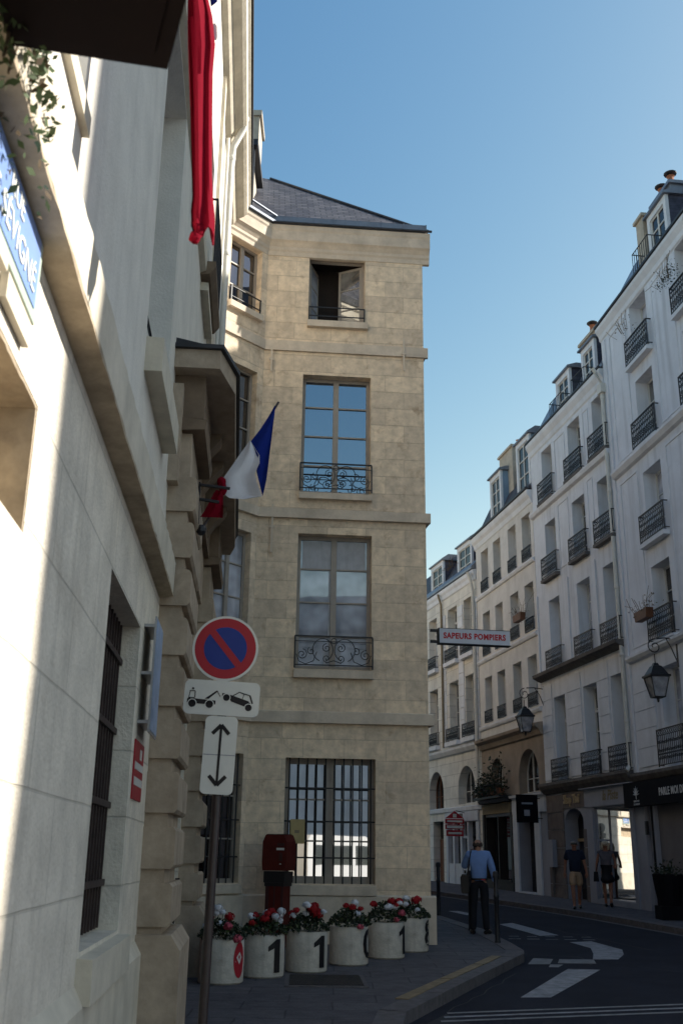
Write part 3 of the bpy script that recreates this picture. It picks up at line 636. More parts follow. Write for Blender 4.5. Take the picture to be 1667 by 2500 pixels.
leaves(m, hp2, 900, 0.021, rg); part('foliage', m, 'leaf', HP)
m = MB(S)
for k in range(9): x = rg.uniform(-0.3, 0.42); m.tube([(x, 0.05, 0.05), (x+rg.uniform(-.05, .05), 0.1, -0.3), (x+rg.uniform(-.08, .08), 0.08, -0.75)], 0.005, 4)
part('stems', m, 'dry', HP)
m = MB(S); leaves(m, hp2, 260, 0.02, rg); part('dry_leaves', m, 'dry', HP)
SP = thing('street_plate', 'blue street name plate with white letters under the worn ledge of the left house', 'street sign', mtx=on(LW, 2.97, 0.0, 3.70))
m = MB(S); m.box(-0.46, 0.46, 0.012, 0.030, -0.185, 0.185); m.box(-0.40, 0.40, 0.002, 0.0118, -0.15, 0.15); part('border', m, 'plategreen', SP)
m = MB(S); m.box(-0.415, 0.415, 0.0303, 0.034, -0.14, 0.14); part('blue_panel', m, 'plateblue', SP)
m = MB(S); add_text(m, 'RUE', 0.115, lambda x, y, z: (x+0.02, -(0.0365+z), 0.068+y), 0.002); part('lettering', m, 'platewhite', SP)
m = MB(S); add_text(m, 'DE SÉVIGNÉ', 0.135, lambda x, y, z: (x*1.02, -(0.0365+z), -0.062+y), 0.002); part('lettering', m, 'platewhite', SP)
m = MB(S); m.box(-0.47, -0.04, 0.006, 0.05, -0.26, -0.20); part('bracket', m, 'ashtrim', SP)
m = MB(S); m.box(0.05, 0.42, 0.004, 0.03, -0.30, -0.205); part('bracket', m, 'ashtrim', SP)
# notice board and red sign beside the grilled window
N = thing('notice_board', 'pale blue notice board standing off the left wall beside the barred window', 'notice board', mtx=on(LW, 8.36, 0, 2.97))
m = MB(S); m.box(-0.29, 0.29, 0.085, 0.10, -0.44, 0.47); part('panel', m, 'alu', N)
m = MB(S); m.box(-0.27, 0.27, 0.1005, 0.104, -0.42, 0.45); part('poster', m, 'poster', N)
for z in (-0.36, 0.02, 0.40): m = MB(S); m.box(-0.27, 0.27, 0.001, 0.084, z-0.012, z+0.012); part('bracket', m, 'alu', N)
N = thing('warning_sign', 'red and white warning sign below the notice board on the left wall', 'sign', mtx=on(LW, 8.34, 0, 2.25))
m = MB(S); m.box(-0.33, 0.33, 0.002, 0.012, -0.22, 0.22); part('plate', m, 'signred', N)
m = MB(S)
for z, h in ((0.03, 0.028), (-0.085, 0.03)): m.box(-0.29, 0.29, 0.0125, 0.015, z-h, z+h)
m.box(0.02, 0.16, 0.0125, 0.015, 0.09, 0.17); part('white_band', m, 'white', N)
N = thing('small_red_sign', 'small red sign inside the portal jamb behind the first rusticated pier', 'sign', mtx=on(LW, 13.948, -0.17, 2.02))
m = MB(S); m.box(-0.012, -0.002, -0.22, 0.06, -0.11, 0.11); part('plate', m, 'signred', N)
m = MB(S); m.box(-0.0145, -0.0122, -0.18, 0.02, -0.02, 0.02); part('white_band', m, 'white', N)
# ------------------------------------------------------------------ the fire station: chamfer, narrow gable front, street side
T = thing('fire_station', 'narrow tan limestone building at the street corner with four stacked windows and slate roof', 'building', mtx=CF.m.copy())
def rel(fr): return WM[T.name].inverted() @ fr.m
HC = [(-2.53, -0.94, 1.17, 3.26), (-2.42, -1.02, 4.84, 7.41), (-2.41, -1.05, 8.24, 10.73), (-2.34, -1.18, 11.94, 13.47)]
HK = [(-1.02, -0.10, 1.17, 3.30), (-1.0, -0.14, 4.84, 7.35), (-1.0, -0.16, 8.24, 10.66), (-1.0, -0.16, 11.94, 13.40)]
m = MB(S); wall(m, -3.2, 0.02, -0.4, 13.55, HC, 0.27, 0); part('wall', m, 'lime', T)
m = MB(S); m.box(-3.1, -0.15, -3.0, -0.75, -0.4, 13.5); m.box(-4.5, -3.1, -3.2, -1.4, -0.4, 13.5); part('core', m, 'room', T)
m = MB(S); wall(m, -1.14, 0.0, -0.4, 13.55, HK, 0.22, 0); part('chamfer_wall', m, 'lime', T, mtx=rel(CH))
m = MB(S); wall(m, 0.0, 30, -0.4, 13.55, [(2.0+3*k, 3.2+3*k, z, z+2.1) for k in range(9) for z in (1.2, 4.9, 8.3)], 0.25, 0); m.box(1.7, 30, -6, -0.6, -0.4, 13.5); part('street_wall', m, 'lime', T, mtx=rel(CS))
win_kind('C_side', 1.2, 2.1, 0.25, S, rows=4, frame='gframe', pane='gdark')
for k in range(4):
    for z in (1.2, 4.9, 8.3): put_win(T, 'C_side', 2.6+3*k, z, CS)
def bands(a, b, mtx=None, j=True):
    jj = [0, 0.003, 0.004, 0.003] if j else None; n = 18 if j else 6
    for pf in ([(-0.02, 3.86), (0.085, 3.865), (0.085, 4.06), (-0.02, 4.09)], [(-0.02, 7.69), (0.08, 7.695), (0.08, 7.88), (-0.02, 7.90)], [(-0.02, 11.22), (0.045, 11.225), (0.045, 11.44), (-0.02, 11.46)]):
        m = MB(S); m.extr(pf, a, b, n, jj); part('band', m, 'limetrim', T, mtx=mtx)
    m = MB(S); m.extr([(0.0, -0.35), (0.05, -0.35), (0.05, 0.97), (0.0, 1.0)], a, b, n, jj); part('plinth', m, 'limetrim', T, mtx=mtx)
def corn(a, b):
    m = MB(S); m.extr([(-0.05, 13.40), (0.015, 13.41), (0.025, 13.50), (0.05, 13.54), (0.05, 13.60), (0.10, 13.68), (0.14, 13.72), (0.145, 13.93), (0.165, 13.97), (0.17, 14.06), (-0.05, 14.07)], a, b); return m
bands(-3.215, 0.105); bands(-1.12, 0.02, rel(CH)); bands(0.0, 22, rel(CS))
part('cornice', corn(-3.26, 0.165), 'limetrim', T); part('cornice', corn(-1.14, 0.06), 'limetrim', T, mtx=rel(CH)); part('cornice', corn(0.02, 22), 'limetrim', T, mtx=rel(CS))
m = MB(S)
m.extr([(0.05, 14.075), (0.18, 14.075), (0.18, 14.12), (0.11, 14.125), (0.11, 14.30), (0.08, 14.30), (0.05, 14.12)], -3.24, 0.10)
for k in range(8): x = -3.2+k*0.47; m.box(x-0.012, x+0.012, 0.111, 0.128, 14.126, 14.30)
gt = part('gutter', m, 'zinc', T)
m = MB(S); m.extr([(0.18, 14.075), (0.22, 14.08), (0.22, 14.11), (0.18, 14.12)], -3.25, 0.20); part('gutter_lip', m, 'lead', T)
m = MB(S); m.extr([(0.12, 14.075), (0.22, 14.085), (0.20, 14.16), (0.12, 14.16)], -1.16, 0.05); m.tube([(-1.16, 0.20, 14.30), (0.04, 0.17, 14.30)], 0.025, 6)
part('gutter', m, 'zinc', T, mtx=rel(CH))
# slate roof: hip rising from the corner, front pitch, chamfer pitch (world points turned into the building's frame)
W2L = WM[T.name].inverted()
def lw(p): return tuple(W2L @ Vector(p))
A = Vector((-1.95, 22.35, 18.15)); C0 = CF.w(0.14, 0.10, 14.14); C1 = CF.w(-3.2, 0.10, 14.14); c2 = CH.w(-1.16, 0.1, 14.14); ridge = Vector((-5.5, 40, 18.15)); e2 = CS.w(22, 0.3, 14.14); L1 = Vector((-6.5, 21.5, 18.4))
m = MB(1); pts = [lw(p) for p in (C0, C1, c2, A, L1, ridge, e2)]
m.add(pts, [(0, 1, 3), (1, 2, 4), (1, 4, 3), (0, 3, 5, 6), (3, 4, 5)]); rf = part('roof', m, 'slate', T)
m = MB(1)   # lead roll on the hip and the gable end of the street-side dormer showing past it
a, b = Vector(C0), A
m.tube([lw(a+(b-a)*k/8+Vector((0, 0, 0.03))) for k in range(9)], 0.028, 6); part('hip_roll', m, 'lead', rf)
m = MB(1)
q = a+(b-a)*0.42; 
for dz in (0,):
    P = [q+Vector((-0.25, 0.25, -0.5)), q+Vector((0.62, 0.1, -0.75)), q+Vector((0.75, 0.1, -0.28)), q+Vector((-0.2, 0.2, 0.05))]
    P2 = [p+Vector((0.0, 1.3, 0.0)) for p in P]
    m.add([lw(p) for p in P+P2], [(0, 1, 2, 3), (7, 6, 5, 4), (0, 4, 5, 1), (1, 5, 6, 2), (2, 6, 7, 3), (3, 7, 4, 0)])
part('dormer', m, 'slate', rf)
def wbox(x0, x1, y0, y1, z0, z1, mb): 
    P = [(x0, y0, z0), (x1, y0, z0), (x1, y1, z0), (x0, y1, z0), (x0, y0, z1), (x1, y0, z1), (x1, y1, z1), (x0, y1, z1)]
    mb.add([lw(p) for p in P], [(0, 3, 2, 1), (4, 5, 6, 7), (0, 1, 5, 4), (1, 2, 6, 5), (2, 3, 7, 6), (3, 0, 4, 7)])
m = MB(1); wbox(-2.75, -2.12, 19.3, 20.6, 14.6, 16.7, m); dm = part('dormer', m, 'chim', rf)
m = MB(1); wbox(-2.85, -1.98, 19.15, 20.75, 16.701, 16.86, m); wbox(-2.119, -2.05, 19.25, 19.33, 15.0, 16.7, m); part('dormer_roof', m, 'lead', rf)
m = MB(1); wbox(-2.9, -2.16, 21.0, 21.9, 16.0, 19.0, m); wbox(-2.95, -2.10, 20.95, 21.95, 19.001, 19.15, m); part('chimney', m, 'chim', rf)
# windows
win_kind('C_f2', 1.40, 2.57, 0.25, S, rows=4, frame='gframe', pane='gmid', fw=0.07, sill=(0.17, 0.10, 0.02), rail=('scroll', 0.60, 0.09, 0.01), curtain=[(-0.60, -0.06, 1.92, 2.48), (0.06, 0.60, 1.92, 2.48), (-0.09, -0.06, 0.1, 1.9), (-0.16, -0.10, 0.12, 0.42), (0.08, 0.15, 0.12, 0.5)])  # pale pane and upper panels paint curtain and reflected cloud
win_kind('C_f3', 1.36, 2.49, 0.25, S, rows=4, frame='gframe', pane='gsky', fw=0.07, sill=(0.15, 0.10, 0.02), rail=('scroll', 0.58, 0.09, 0.01))
win_kind('C_f1', 1.59, 2.09, 0.27, S, rows=3, frame='gframe', pane='gbar', fw=0.09, sill=(0.18, 0.07, 0.02))
put_win(T, 'C_f2', -1.72, 4.84); put_win(T, 'C_f3', -1.73, 8.24); w1 = put_win(T, 'C_f1', -1.735, 1.17)
m = MB(S)
for k in range(10): x = -0.72+k*0.16; m.tube([(x, -0.08, 0.0), (x, -0.08, 2.09)], 0.015, 6)
for z in (0.42, 1.02, 1.58): m.box(-0.795, 0.795, -0.066, -0.056, z-0.013, z+0.013)
part('window_grille', m, 'iron', w1)
m = MB(S); m.box(-0.62, 0.62, -0.345, -0.341, 2.12, 2.5) ; 
# the paper bag and the little pots kept behind the second-floor glass
# open top window: fixed frame, two inward leaves, dark room
m = MB(S); wd, ht, y0 = 1.16, 1.53, -0.24
m.box(-wd/2, -wd/2+0.05, y0, y0+0.06, 0, ht); m.box(wd/2-0.05, wd/2, y0, y0+0.06, 0, ht); m.box(-wd/2+0.05, wd/2-0.05, y0, y0+0.06, ht-0.05, ht); m.box(-wd/2+0.05, wd/2-0.05, y0, y0+0.06, 0, 0.05)
ow = part('window', m, 'gframe', T, (-1.76, 0, 11.94))
def leaf(nm, parent, hx, side, ang, w_, h_, pn, mtx=None):
    base = MB(S); gl = MB(S); tr = Matrix.Translation((hx, y0, 0.05)) @ Matrix.Rotation(R(ang), 4, 'Z'); base.T = tr; gl.T = tr; d = side
    xa, xb = (0, w_*d); e = 0.05*d
    base.box(0, e, -0.04, 0, 0, h_); base.box(xb-e, xb, -0.04, 0, 0, h_); base.box(e, xb-e, -0.04, 0, 0, 0.06); base.box(e, xb-e, -0.04, 0, h_-0.05, h_)
    for r in (1, 2): base.box(e, xb-e, -0.034, -0.006, h_*r/3-0.013, h_*r/3+0.013)
    gl.box(e*0.5, xb-e*0.5, -0.024, -0.018, 0.03, h_-0.03)
    a = part('casement', base, 'gframe', parent, mtx=mtx); return gl
gl = leaf('l', ow, -wd/2+0.05, 1, -68, 0.53, 1.42, 'gmid'); part('pane', gl, 'gmid', ow)
gl = leaf('r', ow, wd/2-0.05, -1, 30, 0.53, 1.42, 'gmid'); part('pane', gl, glass('open_pane', (0.17, 0.165, 0.16), 0.3, var=0.6, vscale=3.0), ow)
m = MB(S); m.extr([(-0.2, -0.001), (0.10, -0.02), (0.10, -0.16), (0.002, -0.16), (-0.2, -0.15)], -0.60, 0.63); part('sill', m, 'limetrim', ow)
m = MB(S)
for z in (0.11, 0.31): m.box(-0.575, 0.575, 0.02, 0.036, z-0.011, z+0.011)
for x in (-0.565, 0.565): m.box(x-0.01, x+0.01, 0.0, 0.04, 0.0, 0.32)
part('railing', m, 'iron', ow)
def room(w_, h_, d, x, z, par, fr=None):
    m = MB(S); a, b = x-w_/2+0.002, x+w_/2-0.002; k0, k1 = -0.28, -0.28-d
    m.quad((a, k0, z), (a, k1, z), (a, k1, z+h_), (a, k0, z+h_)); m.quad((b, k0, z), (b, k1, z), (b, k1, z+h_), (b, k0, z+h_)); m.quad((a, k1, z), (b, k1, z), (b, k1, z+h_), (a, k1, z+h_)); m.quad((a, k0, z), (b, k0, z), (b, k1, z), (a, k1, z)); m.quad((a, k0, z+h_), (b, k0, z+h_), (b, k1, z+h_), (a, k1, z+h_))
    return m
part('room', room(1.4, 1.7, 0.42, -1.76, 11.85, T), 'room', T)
# chamfer windows
win_kind('C_k3', 0.84, 2.42, 0.20, S, rows=4, cols=1, frame='gframe', pane='gdark', sill=(0.14, 0.08, 0.01)); win_kind('C_k2', 0.86, 2.51, 0.20, S, rows=4, cols=2, frame='gframe', pane='gmid', sill=(0.14, 0.08, 0.01)); win_kind('C_k1', 0.92, 2.13, 0.20, S, rows=3, cols=2, frame='gframe', pane='gdark', sill=(0.16, 0.07, 0.01))
win_kind('C_k4', 0.84, 1.46, 0.20, S, rows=3, cols=2, frame='gframe', pane='gdark', sill=(0.16, 0.09, 0.02), rail=('bars', 0.30, 0.03, -0.01))
put_win(T, 'C_k3', -0.58, 8.24, CH); put_win(T, 'C_k2', -0.57, 4.84, CH); wk = put_win(T, 'C_k1', -0.56, 1.17, CH); put_win(T, 'C_k4', -0.58, 11.94, CH)
m = MB(S)
for k in range(6): x = -0.40+k*0.16; m.tube([(x, -0.07, 0.0), (x, -0.07, 2.13)], 0.014, 6)
for z in (0.42, 1.02, 1.6): m.box(-0.46, 0.46, -0.056, -0.046, z-0.012, z+0.012)
part('window_grille', m, 'iron', wk)
# wall ties
for x, z0, z1 in ((-0.39, 10.90, 11.62), (-3.05, 10.74, 11.22), (-2.92, 7.0, 7.95)):
    m = MB(S); m.box(x-0.018, x+0.018, 0.048, 0.066, z0, z1); m.box(x-0.05, x+0.05, 0.05, 0.07, (z0+z1)/2, (z0+z1)/2+0.05); part('wall_tie', m, 'limetrim', T)

# ------------------------------------------------------------------ things on and by the fire station
FS = CS
B = thing('fire_sign', 'white box sign with red lettering sticking out from the corner of the tan building', 'sign', mtx=Matrix.Translation((1.73, 19.02, 5.44)) @ Matrix.Rotation(R(8.5), 4, 'Z'))
m = MB(); m.box(0.13, 1.50, -0.07, 0.07, 0, 0.275); part('box', m, 'sapwhite', B)
m = MB(); m.box(0.115, 1.515, -0.076, 0.076, 0.2755, 0.283); m.box(0.115, 1.515, -0.076, 0.076, -0.016, -0.0005); m.box(0.114, 0.129, -0.076, 0.076, -0.016, 0.283); part('edging', m, 'black', B)
m = MB(); add_text(m, 'SAPEURS POMPIERS', 0.15, lambda x, y, z: (0.81+x*0.86, -0.0725-z*0.5, 0.137+y), 0.004, 1.1, 0.006); part('lettering', m, 'sapred', B)
for z in (0.03, 0.24): m = MB(); m.box(-0.03, 0.10, -0.02, 0.02, z-0.025, z+0.025); part('bracket', m, 'iron', B)
B = thing('paper_notice', 'yellowed paper notice fixed on the window bars beside the red call post', 'notice', mtx=on(CF, -2.29, -0.05, 2.02))
m = MB(S); m.box(-0.125, 0.125, 0.0, 0.006, -0.20, 0.20); part('sheet', m, 'paper', B)
m = MB(S); m.box(-0.05, 0.03, 0.0062, 0.0072, -0.03, 0.02); part('mark', m, 'fascia', B)
# red call post
P = CF.w(-2.62, 0.62, 0); cz = gz(P.y)
B = thing('call_post', 'red emergency call post with a boxy head standing behind the flower pots', 'call post', (P.x, P.y, cz), R(-24))
m = MB(); m.box(-0.16, 0.16, -0.13, 0.13, 0, 0.98); part('post', m, 'callred', B)
m = MB(); m.box(-0.162, -0.10, -0.134, -0.1305, 0.02, 0.97); m.box(-0.012, 0.012, -0.134, -0.1305, 0.02, 0.97); m.box(0.12, 0.162, -0.134, -0.1305, 0.02, 0.97); m.box(-0.1645, -0.1605, -0.1, 0.1, 0.02, 0.97); part('groove', m, 'calldk', B)
m = MB(); m.box(-0.19, 0.19, -0.16, 0.16, 0.985, 1.16); m.box(-0.175, 0.175, -0.15, 0.15, 0.93, 0.984); part('collar', m, 'black', B)
m = MB(); hp_ = [(-0.21, 1.17), (0.21, 1.17), (0.225, 1.3), (0.22, 1.62), (0.17, 1.73), (-0.17, 1.73), (-0.22, 1.62), (-0.225, 1.3)]
m.prism(hp_, -0.17, 0.17); hd = part('head', m, 'callred', B)
m = MB(); m.box(-0.16, -0.03, -0.16, 0.14, 1.7305, 1.742); m.box(0.03, 0.16, -0.16, 0.14, 1.7305, 1.742); m.box(0.05, 0.18, -0.176, -0.1705, 1.55, 1.60); m.box(0.09, 0.15, -0.175, -0.1705, 1.32, 1.45)
m.box(-0.2285, -0.2255, -0.1, 0.1, 1.42, 1.55); part('slot', m, 'calldk', hd)
m = MB(); m.box(0.04, 0.18, -0.175, -0.1705, 1.49, 1.525); m.lathe([(0.016, 0), (0.016, 0.01)], (0.12, -0.18, 1.27), 10); part('label_plate', m, 'white', hd)
# ------------------------------------------------------------------ right side of the street
def mansard(a, b, zc, h1=2.0, d1=1.0, h2=0.9, d2=3.5, back=9, lip=0.10):
    m = MB(1); m.extr([(lip, zc), (lip, zc+0.10), (-0.1, zc+0.14), (-d1, zc+h1), (-d2, zc+h1+h2), (-back, zc+h1), (-back, zc)], a, b); return m
def dormer(rf, x0, x1, z0, z1, front, depth=1.6, fmat='creamtrim', wmat='slatew', ped=0.18, pane='gdark', key=None):
    """dormer: cheeks, front surround, roof cap, window"""
    m = MB(1); w_ = x1-x0; e = 0.16
    m.box(x0, x0+e, front-0.10, front, z0, z1); m.box(x1-e, x1, front-0.10, front, z0, z1); m.box(x0+e, x1-e, front-0.10, front, z1-0.2, z1); m.box(x0+e, x1-e, front-0.10, front, z0, z0+0.1)
    d = part('dormer', m, fmat, rf)
    m = MB(1); m.box(x0+0.01, x1-0.01, front-depth, front-0.104, z0-0.5, z1-0.01); part('cheek', m, wmat, rf)
    m = MB(1); m.extr([(front+0.09, z1+0.001), (front+0.09, z1+0.06), (front-0.25, z1+ped), (front-depth, z1+ped), (front-depth, z1+0.001)], x0-0.09, x1+0.09); part('dormer_roof', m, 'zinc', rf)
    m = MB(1); a, b, c, f = x0+e, x1-e, z0+0.1, z1-0.2; y = front-0.07
    m.box(a, b, y-0.01, y, c, f, 1); mid = (a+b)/2
    for xx in (a+0.03, mid, b-0.03): m.box(xx-0.03, xx+0.03, y+0.001, y+0.03, c, f, 0)
    for k in (0.02, 0.34, 0.67, 0.98): m.box(a+0.06, mid-0.03, y+0.002, y+0.026, c+(f-c)*k-0.02, c+(f-c)*k+0.02, 0); m.box(mid+0.03, b-0.06, y+0.002, y+0.026, c+(f-c)*k-0.02, c+(f-c)*k+0.02, 0)
    part('dormer_window', m, ['wframe', pane], rf)
def chimney(rf, x0, x1, y0, y1, z0, z1, pots=3, hats=0, mt='chim'):
    m = MB(1); m.box(x0, x1, y0, y1, z0, z1); m.box(x0-0.07, x1+0.07, y0-0.07, y1+0.07, z1+0.001, z1+0.10)
    part('chimney', m, mt, rf)
    m = MB(1)
    for k in range(pots):
        c = (x0+(x1-x0)*(k+0.5)/pots, (y0+y1)/2, z1+0.10); m.lathe([(0.11, 0), (0.09, 0.25), (0.09, 0.34), (0.12, 0.38)], c, 10)
    part('chimney_pot', m, 'terra', rf)
    if hats:
        m = MB(1)
        for k in range(hats):
            c = (x0+(x1-x0)*(k+0.5)/hats, (y0+y1)/2, z1+0.44); m.lathe([(0.05, 0), (0.05, 0.10), (0.18, 0.11), (0.19, 0.14), (0.10, 0.20), (0.02, 0.22)], c, 12)
        part('chimney_cowl', m, 'lead', rf)
def roof_rail(rf, x0, x1, o, z0, z1):
    m = MB(1)
    P = [(x0, o-0.9, z1), (x0, o, z1), (x1, o, z1), (x1, o-0.9, z1)]; m.tube(P, 0.018, 5)
    n = int((x1-x0)/0.12)
    for k in range(n+1): x = x0+(x1-x0)*k/n; m.box(x-0.007, x+0.007, o-0.007, o+0.007, z0, z1)
    for k in range(1, 7): 
        for x in (x0, x1): m.box(x-0.007, x+0.007, o-0.14*k-0.007, o-0.14*k+0.007, z0, z1)
    part('roof_railing', m, 'iron', rf)
def panel_frames(mb, a, b, c, d, t=0.035, p=0.022):
    mb.box(a, b, 0.001, p, d-t, d); mb.box(a, b, 0.001, p, c, c+t); mb.box(a, a+t, 0.001, p, c+t, d-t); mb.box(b-t, b, 0.001, p, c+t, d-t)
def blocks(mb, a, b, c, d, h, gap=0.022, p=0.03):
    z = c
    while z+h <= d+0.01: mb.box(a, b, 0.001, p, z, z+h-gap); z += h

# ---- middle house: three bays, four storeys over shops
T = thing('corner_tenement', 'pale rendered house with three window bays and ornate iron rails above two shops', 'house', mtx=RF2.m.copy())
cols = [(1.92, 0.97), (-0.58, 1.03), (-2.60, 1.0)]; fl = [(3.99, 6.76), (7.66, 10.10), (10.90, 12.88), (13.72, 15.65)]
HO = [(c-w_/2, c+w_/2, a, b) for c, w_ in cols for a, b in fl]
SHOP = [(0.50, 2.0, 0.2, 3.12, 0.42), (-2.80, -0.36, 0.52, 3.04)]
m = MB(1); wall(m, -3.28, 3.50, -0.3, 16.1, HO, 0.40, 0, 9)
m = MB(1); wall(m, -3.28, 3.50, 3.88, 16.1, HO, 0.40, 0, 9); part('wall', m, 'cream', T)
m = MB(1); wall(m, -3.28, 3.50, -0.3, 3.88, SHOP, 0.5, 0); m.box(-3.28, 3.5, -9, -1.75, -0.3, 3.87); part('shop_wall', m, 'shopgrey', T)
m = MB(1)
m.extr([(-0.02, 7.42), (0.10, 7.45), (0.30, 7.55), (0.32, 7.65), (-0.02, 7.66)], -3.28, 3.50)
part('ledge', m, 'soot', T)
m = MB(1); m.extr([(-0.02, 13.40), (0.12, 13.44), (0.16, 13.54), (0.16, 13.60), (-0.02, 13.64)], -3.28, 3.50); part('band', m, 'creamtrim', T)
m = MB(1); m.extr([(-0.02, 15.78), (0.04, 15.86), (0.06, 16.02), (0.12, 16.12), (0.16, 16.20), (0.17, 16.33), (-0.02, 16.35)], -3.20, 3.50); part('cornice', m, 'creamtrim', T)
m = MB(1); m.extr([(-0.02, 3.64), (0.08, 3.66), (0.22, 3.80), (0.28, 3.90), (0.28, 3.985), (-0.02, 3.99)], -3.28, 3.55); part('shop_cornice', m, 'soot', T)
for a, b in ((2.55, 3.45), (0.08, 1.28), (-1.98, -1.2)): m = MB(1); blocks(m, a, b, 4.1, 7.3, 0.53); part('block_courses', m, 'creamtrim', T)
for a, b in ((0.14, 1.2), (-1.88, -1.3)):
    for c, d in ((10.95, 13.2), (13.75, 15.6)): m = MB(1); panel_frames(m, a+0.08, b-0.08, c, d); part('wall_panel', m, 'creamtrim', T)
for x in (0.62, 3.42, -1.6): m = MB(1); m.box(x-0.04, x+0.04, 0.001, 0.05, 7.67, 10.5); part('wall_strip', m, 'creamtrim', T)
m = MB(1); m.extr([(0.12, 16.355), (0.20, 16.36), (0.20, 16.42), (0.17, 16.43), (0.12, 16.41)], -3.2, 3.5); part('gutter', m, 'lead', T)
rf = part('roof', mansard(-3.28, 3.5, 16.39, 2.2, 1.2), 'zinc', T)
dormer(rf, -0.02, 1.22, 16.55, 17.95, -0.22); dormer(rf, -2.16, -1.08, 16.55, 18.0, -0.22, fmat='creamtrim'); chimney(rf, -2.1, -0.66, -0.75, -0.42, 16.5, 18.42, 1, 1)
roof_rail(rf, 0.0, 1.0, 0.15, 16.36, 16.95); roof_rail(rf, -2.05, -1.0, 0.15, 16.36, 16.95)
for k, (a, b) in enumerate(fl):
    win_kind('R2_%d' % k, 1.0, b-a, 0.40, 1, rows=4, frame='wframe', pane='gdark', transom=(2.0 if k == 0 else None), sill=(0.13, 0.18, 0.19) if k in (2, 3) else None, rail=('ornate', 0.74 if k != 1 else 0.70, 0.13, 0.18))
    for c, w_ in cols: put_win(T, 'R2_%d' % k, c, a)
m = MB(1); m.box(-3.28, -3.02, 0.001, 0.05, 4.0, 15.7); part('pilaster', m, 'creamtrim', T)
m = MB(1); m.tube([(-3.22, 0.38, 16.30), (-3.22, 0.30, 16.15), (-3.22, 0.12, 15.8), (-3.22, 0.11, 4.1), (-3.28, 0.25, 3.95)], 0.06, 8)
for z in (15.3, 12.2, 9.2, 7.2, 5.3): m.lathe([(0.062, -0.05), (0.078, -0.03), (0.078, 0.03), (0.062, 0.05)], (-3.22, 0.115, z), 10)
m.box(-3.36, -3.08, 0.03, 0.22, 15.45, 15.75); part('drainpipe', m, 'pipe', T, smooth=True)
# its shops
m = MB(1)
blocks(m, 2.04, 3.42, 0.3, 3.6, 0.55, 0.02, 0.04); blocks(m, 0.20, 0.47, 0.3, 3.0, 0.55, 0.02, 0.04); m.box(0.2, 2.04, 0.001, 0.035, 3.14, 3.62); part('shop_stone', m, 'shopstone', T)
m = MB(1); m.box(0.52, 1.98, -0.50, -0.44, 0.3, 3.1); m.box(0.56, 1.94, -0.44, -0.42, 2.15, 2.22); sd = part('shop_door', m, 'shopdark', T)
m = MB(1); m.box(0.66, 1.2, -0.439, -0.43, 0.75, 2.1); m.box(1.32, 1.86, -0.439, -0.43, 0.75, 2.1); part('pane', m, 'gdark', sd)
m = MB(1); m.box(0.58, 0.64, -0.438, -0.41, 0.5, 2.14); m.box(1.23, 1.29, -0.438, -0.41, 0.5, 2.14); m.box(0.56, 1.94, -0.418, -0.38, 2.14, 2.23); part('door_trim', m, 'gold', sd)
m = MB(1); m.box(-3.05, 0.16, 0.001, 0.09, 3.10, 3.63); m.box(-3.05, -2.84, 0.001, 0.06, 0.3, 3.098); m.box(-0.33, 0.16, 0.001, 0.06, 0.3, 3.098); m.box(-2.84, -0.33, 0.001, 0.05, 0.3, 0.50); m.box(-3.25, 0.3, 0.001, 0.20, 3.632, 3.66); part('shop_front', m, 'shopgrey', T)
# recessed splayed shop window: one pane turned up the street, one deep dark door
m = MB(1); a0 = (-0.40, -0.03); L_ = 1.25; a1 = (a0[0]-0.452*L_, a0[1]-0.892*L_); fr_ = []
for q in (0.0, 0.30, 1.0):
    x, y = a0[0]+(a1[0]-a0[0])*q, a0[1]+(a1[1]-a0[1])*q; m.box(x-0.025, x+0.025, y-0.03, y+0.03, 0.55, 3.03)
for z in (0.95, 2.15):
    x, y = a0[0]+(a1[0]-a0[0])*0.3, a0[1]+(a1[1]-a0[1])*0.3
    m.add([(a0[0]-0.012, a0[1]-0.012, z-0.03), (x-0.012, y-0.012, z-0.03), (x-0.012, y-0.012, z+0.03), (a0[0]-0.012, a0[1]-0.012, z+0.03)], [(0, 1, 2, 3)])
sw = part('shop_window', m, 'shopgrey', T)
m = MB(1); m.quad((a0[0], a0[1], 0.55), (a1[0], a1[1], 0.55), (a1[0], a1[1], 3.03), (a0[0], a0[1], 3.03)); part('pane', m, 'gmirror', sw)
m = MB(1); m.quad((a1[0], a1[1], 0.5), (-2.80, -1.10, 0.5), (-2.80, -1.10, 3.04), (a1[0], a1[1], 3.04)); m.quad((-2.80, -1.1, 0.5), (-2.8, -0.5, 0.5), (-2.8, -0.5, 3.04), (-2.8, -1.1, 3.04)); part('inner_wall', m, 'shopdark', sw)
m = MB(1); m.add([(a0[0], a0[1], 0.5), (a1[0], a1[1], 0.5), (-2.8, -1.1, 0.5), (-2.8, 0, 0.5), (-0.4, 0, 0.5)], [(0, 1, 2, 3, 4)]); m.add([(a0[0], a0[1], 3.045), (a1[0], a1[1], 3.045), (-2.8, -1.1, 3.045), (-2.8, 0, 3.045), (-0.4, 0, 3.045)], [(0, 1, 2, 3, 4)]); part('recess_floor', m, 'shopgrey', sw)
B = thing('shop_lettering', 'gilt shop name over the dark arched shop door', 'sign', mtx=on(RF2, 1.25, 0.04, 3.4))
m = MB(1); add_text(m, 'Shop Thaï', 0.38, lambda x, y, z: (-x*0.85, 0.02+z, y), 0.012, 1.0, 0.006); part('lettering', m, 'gold', B)
B = thing('shop_lettering', 'brown script name on the pale grey fascia over the bright shop window', 'sign', mtx=on(RF2, -1.75, 0.09, 3.38))
m = MB(1); add_text(m, 'la Piste', 0.40, lambda x, y, z: (-(x+y*0.3)*0.95, 0.006+z, y), 0.004, 1.0, 0.006); part('lettering', m, 'fascia', B)

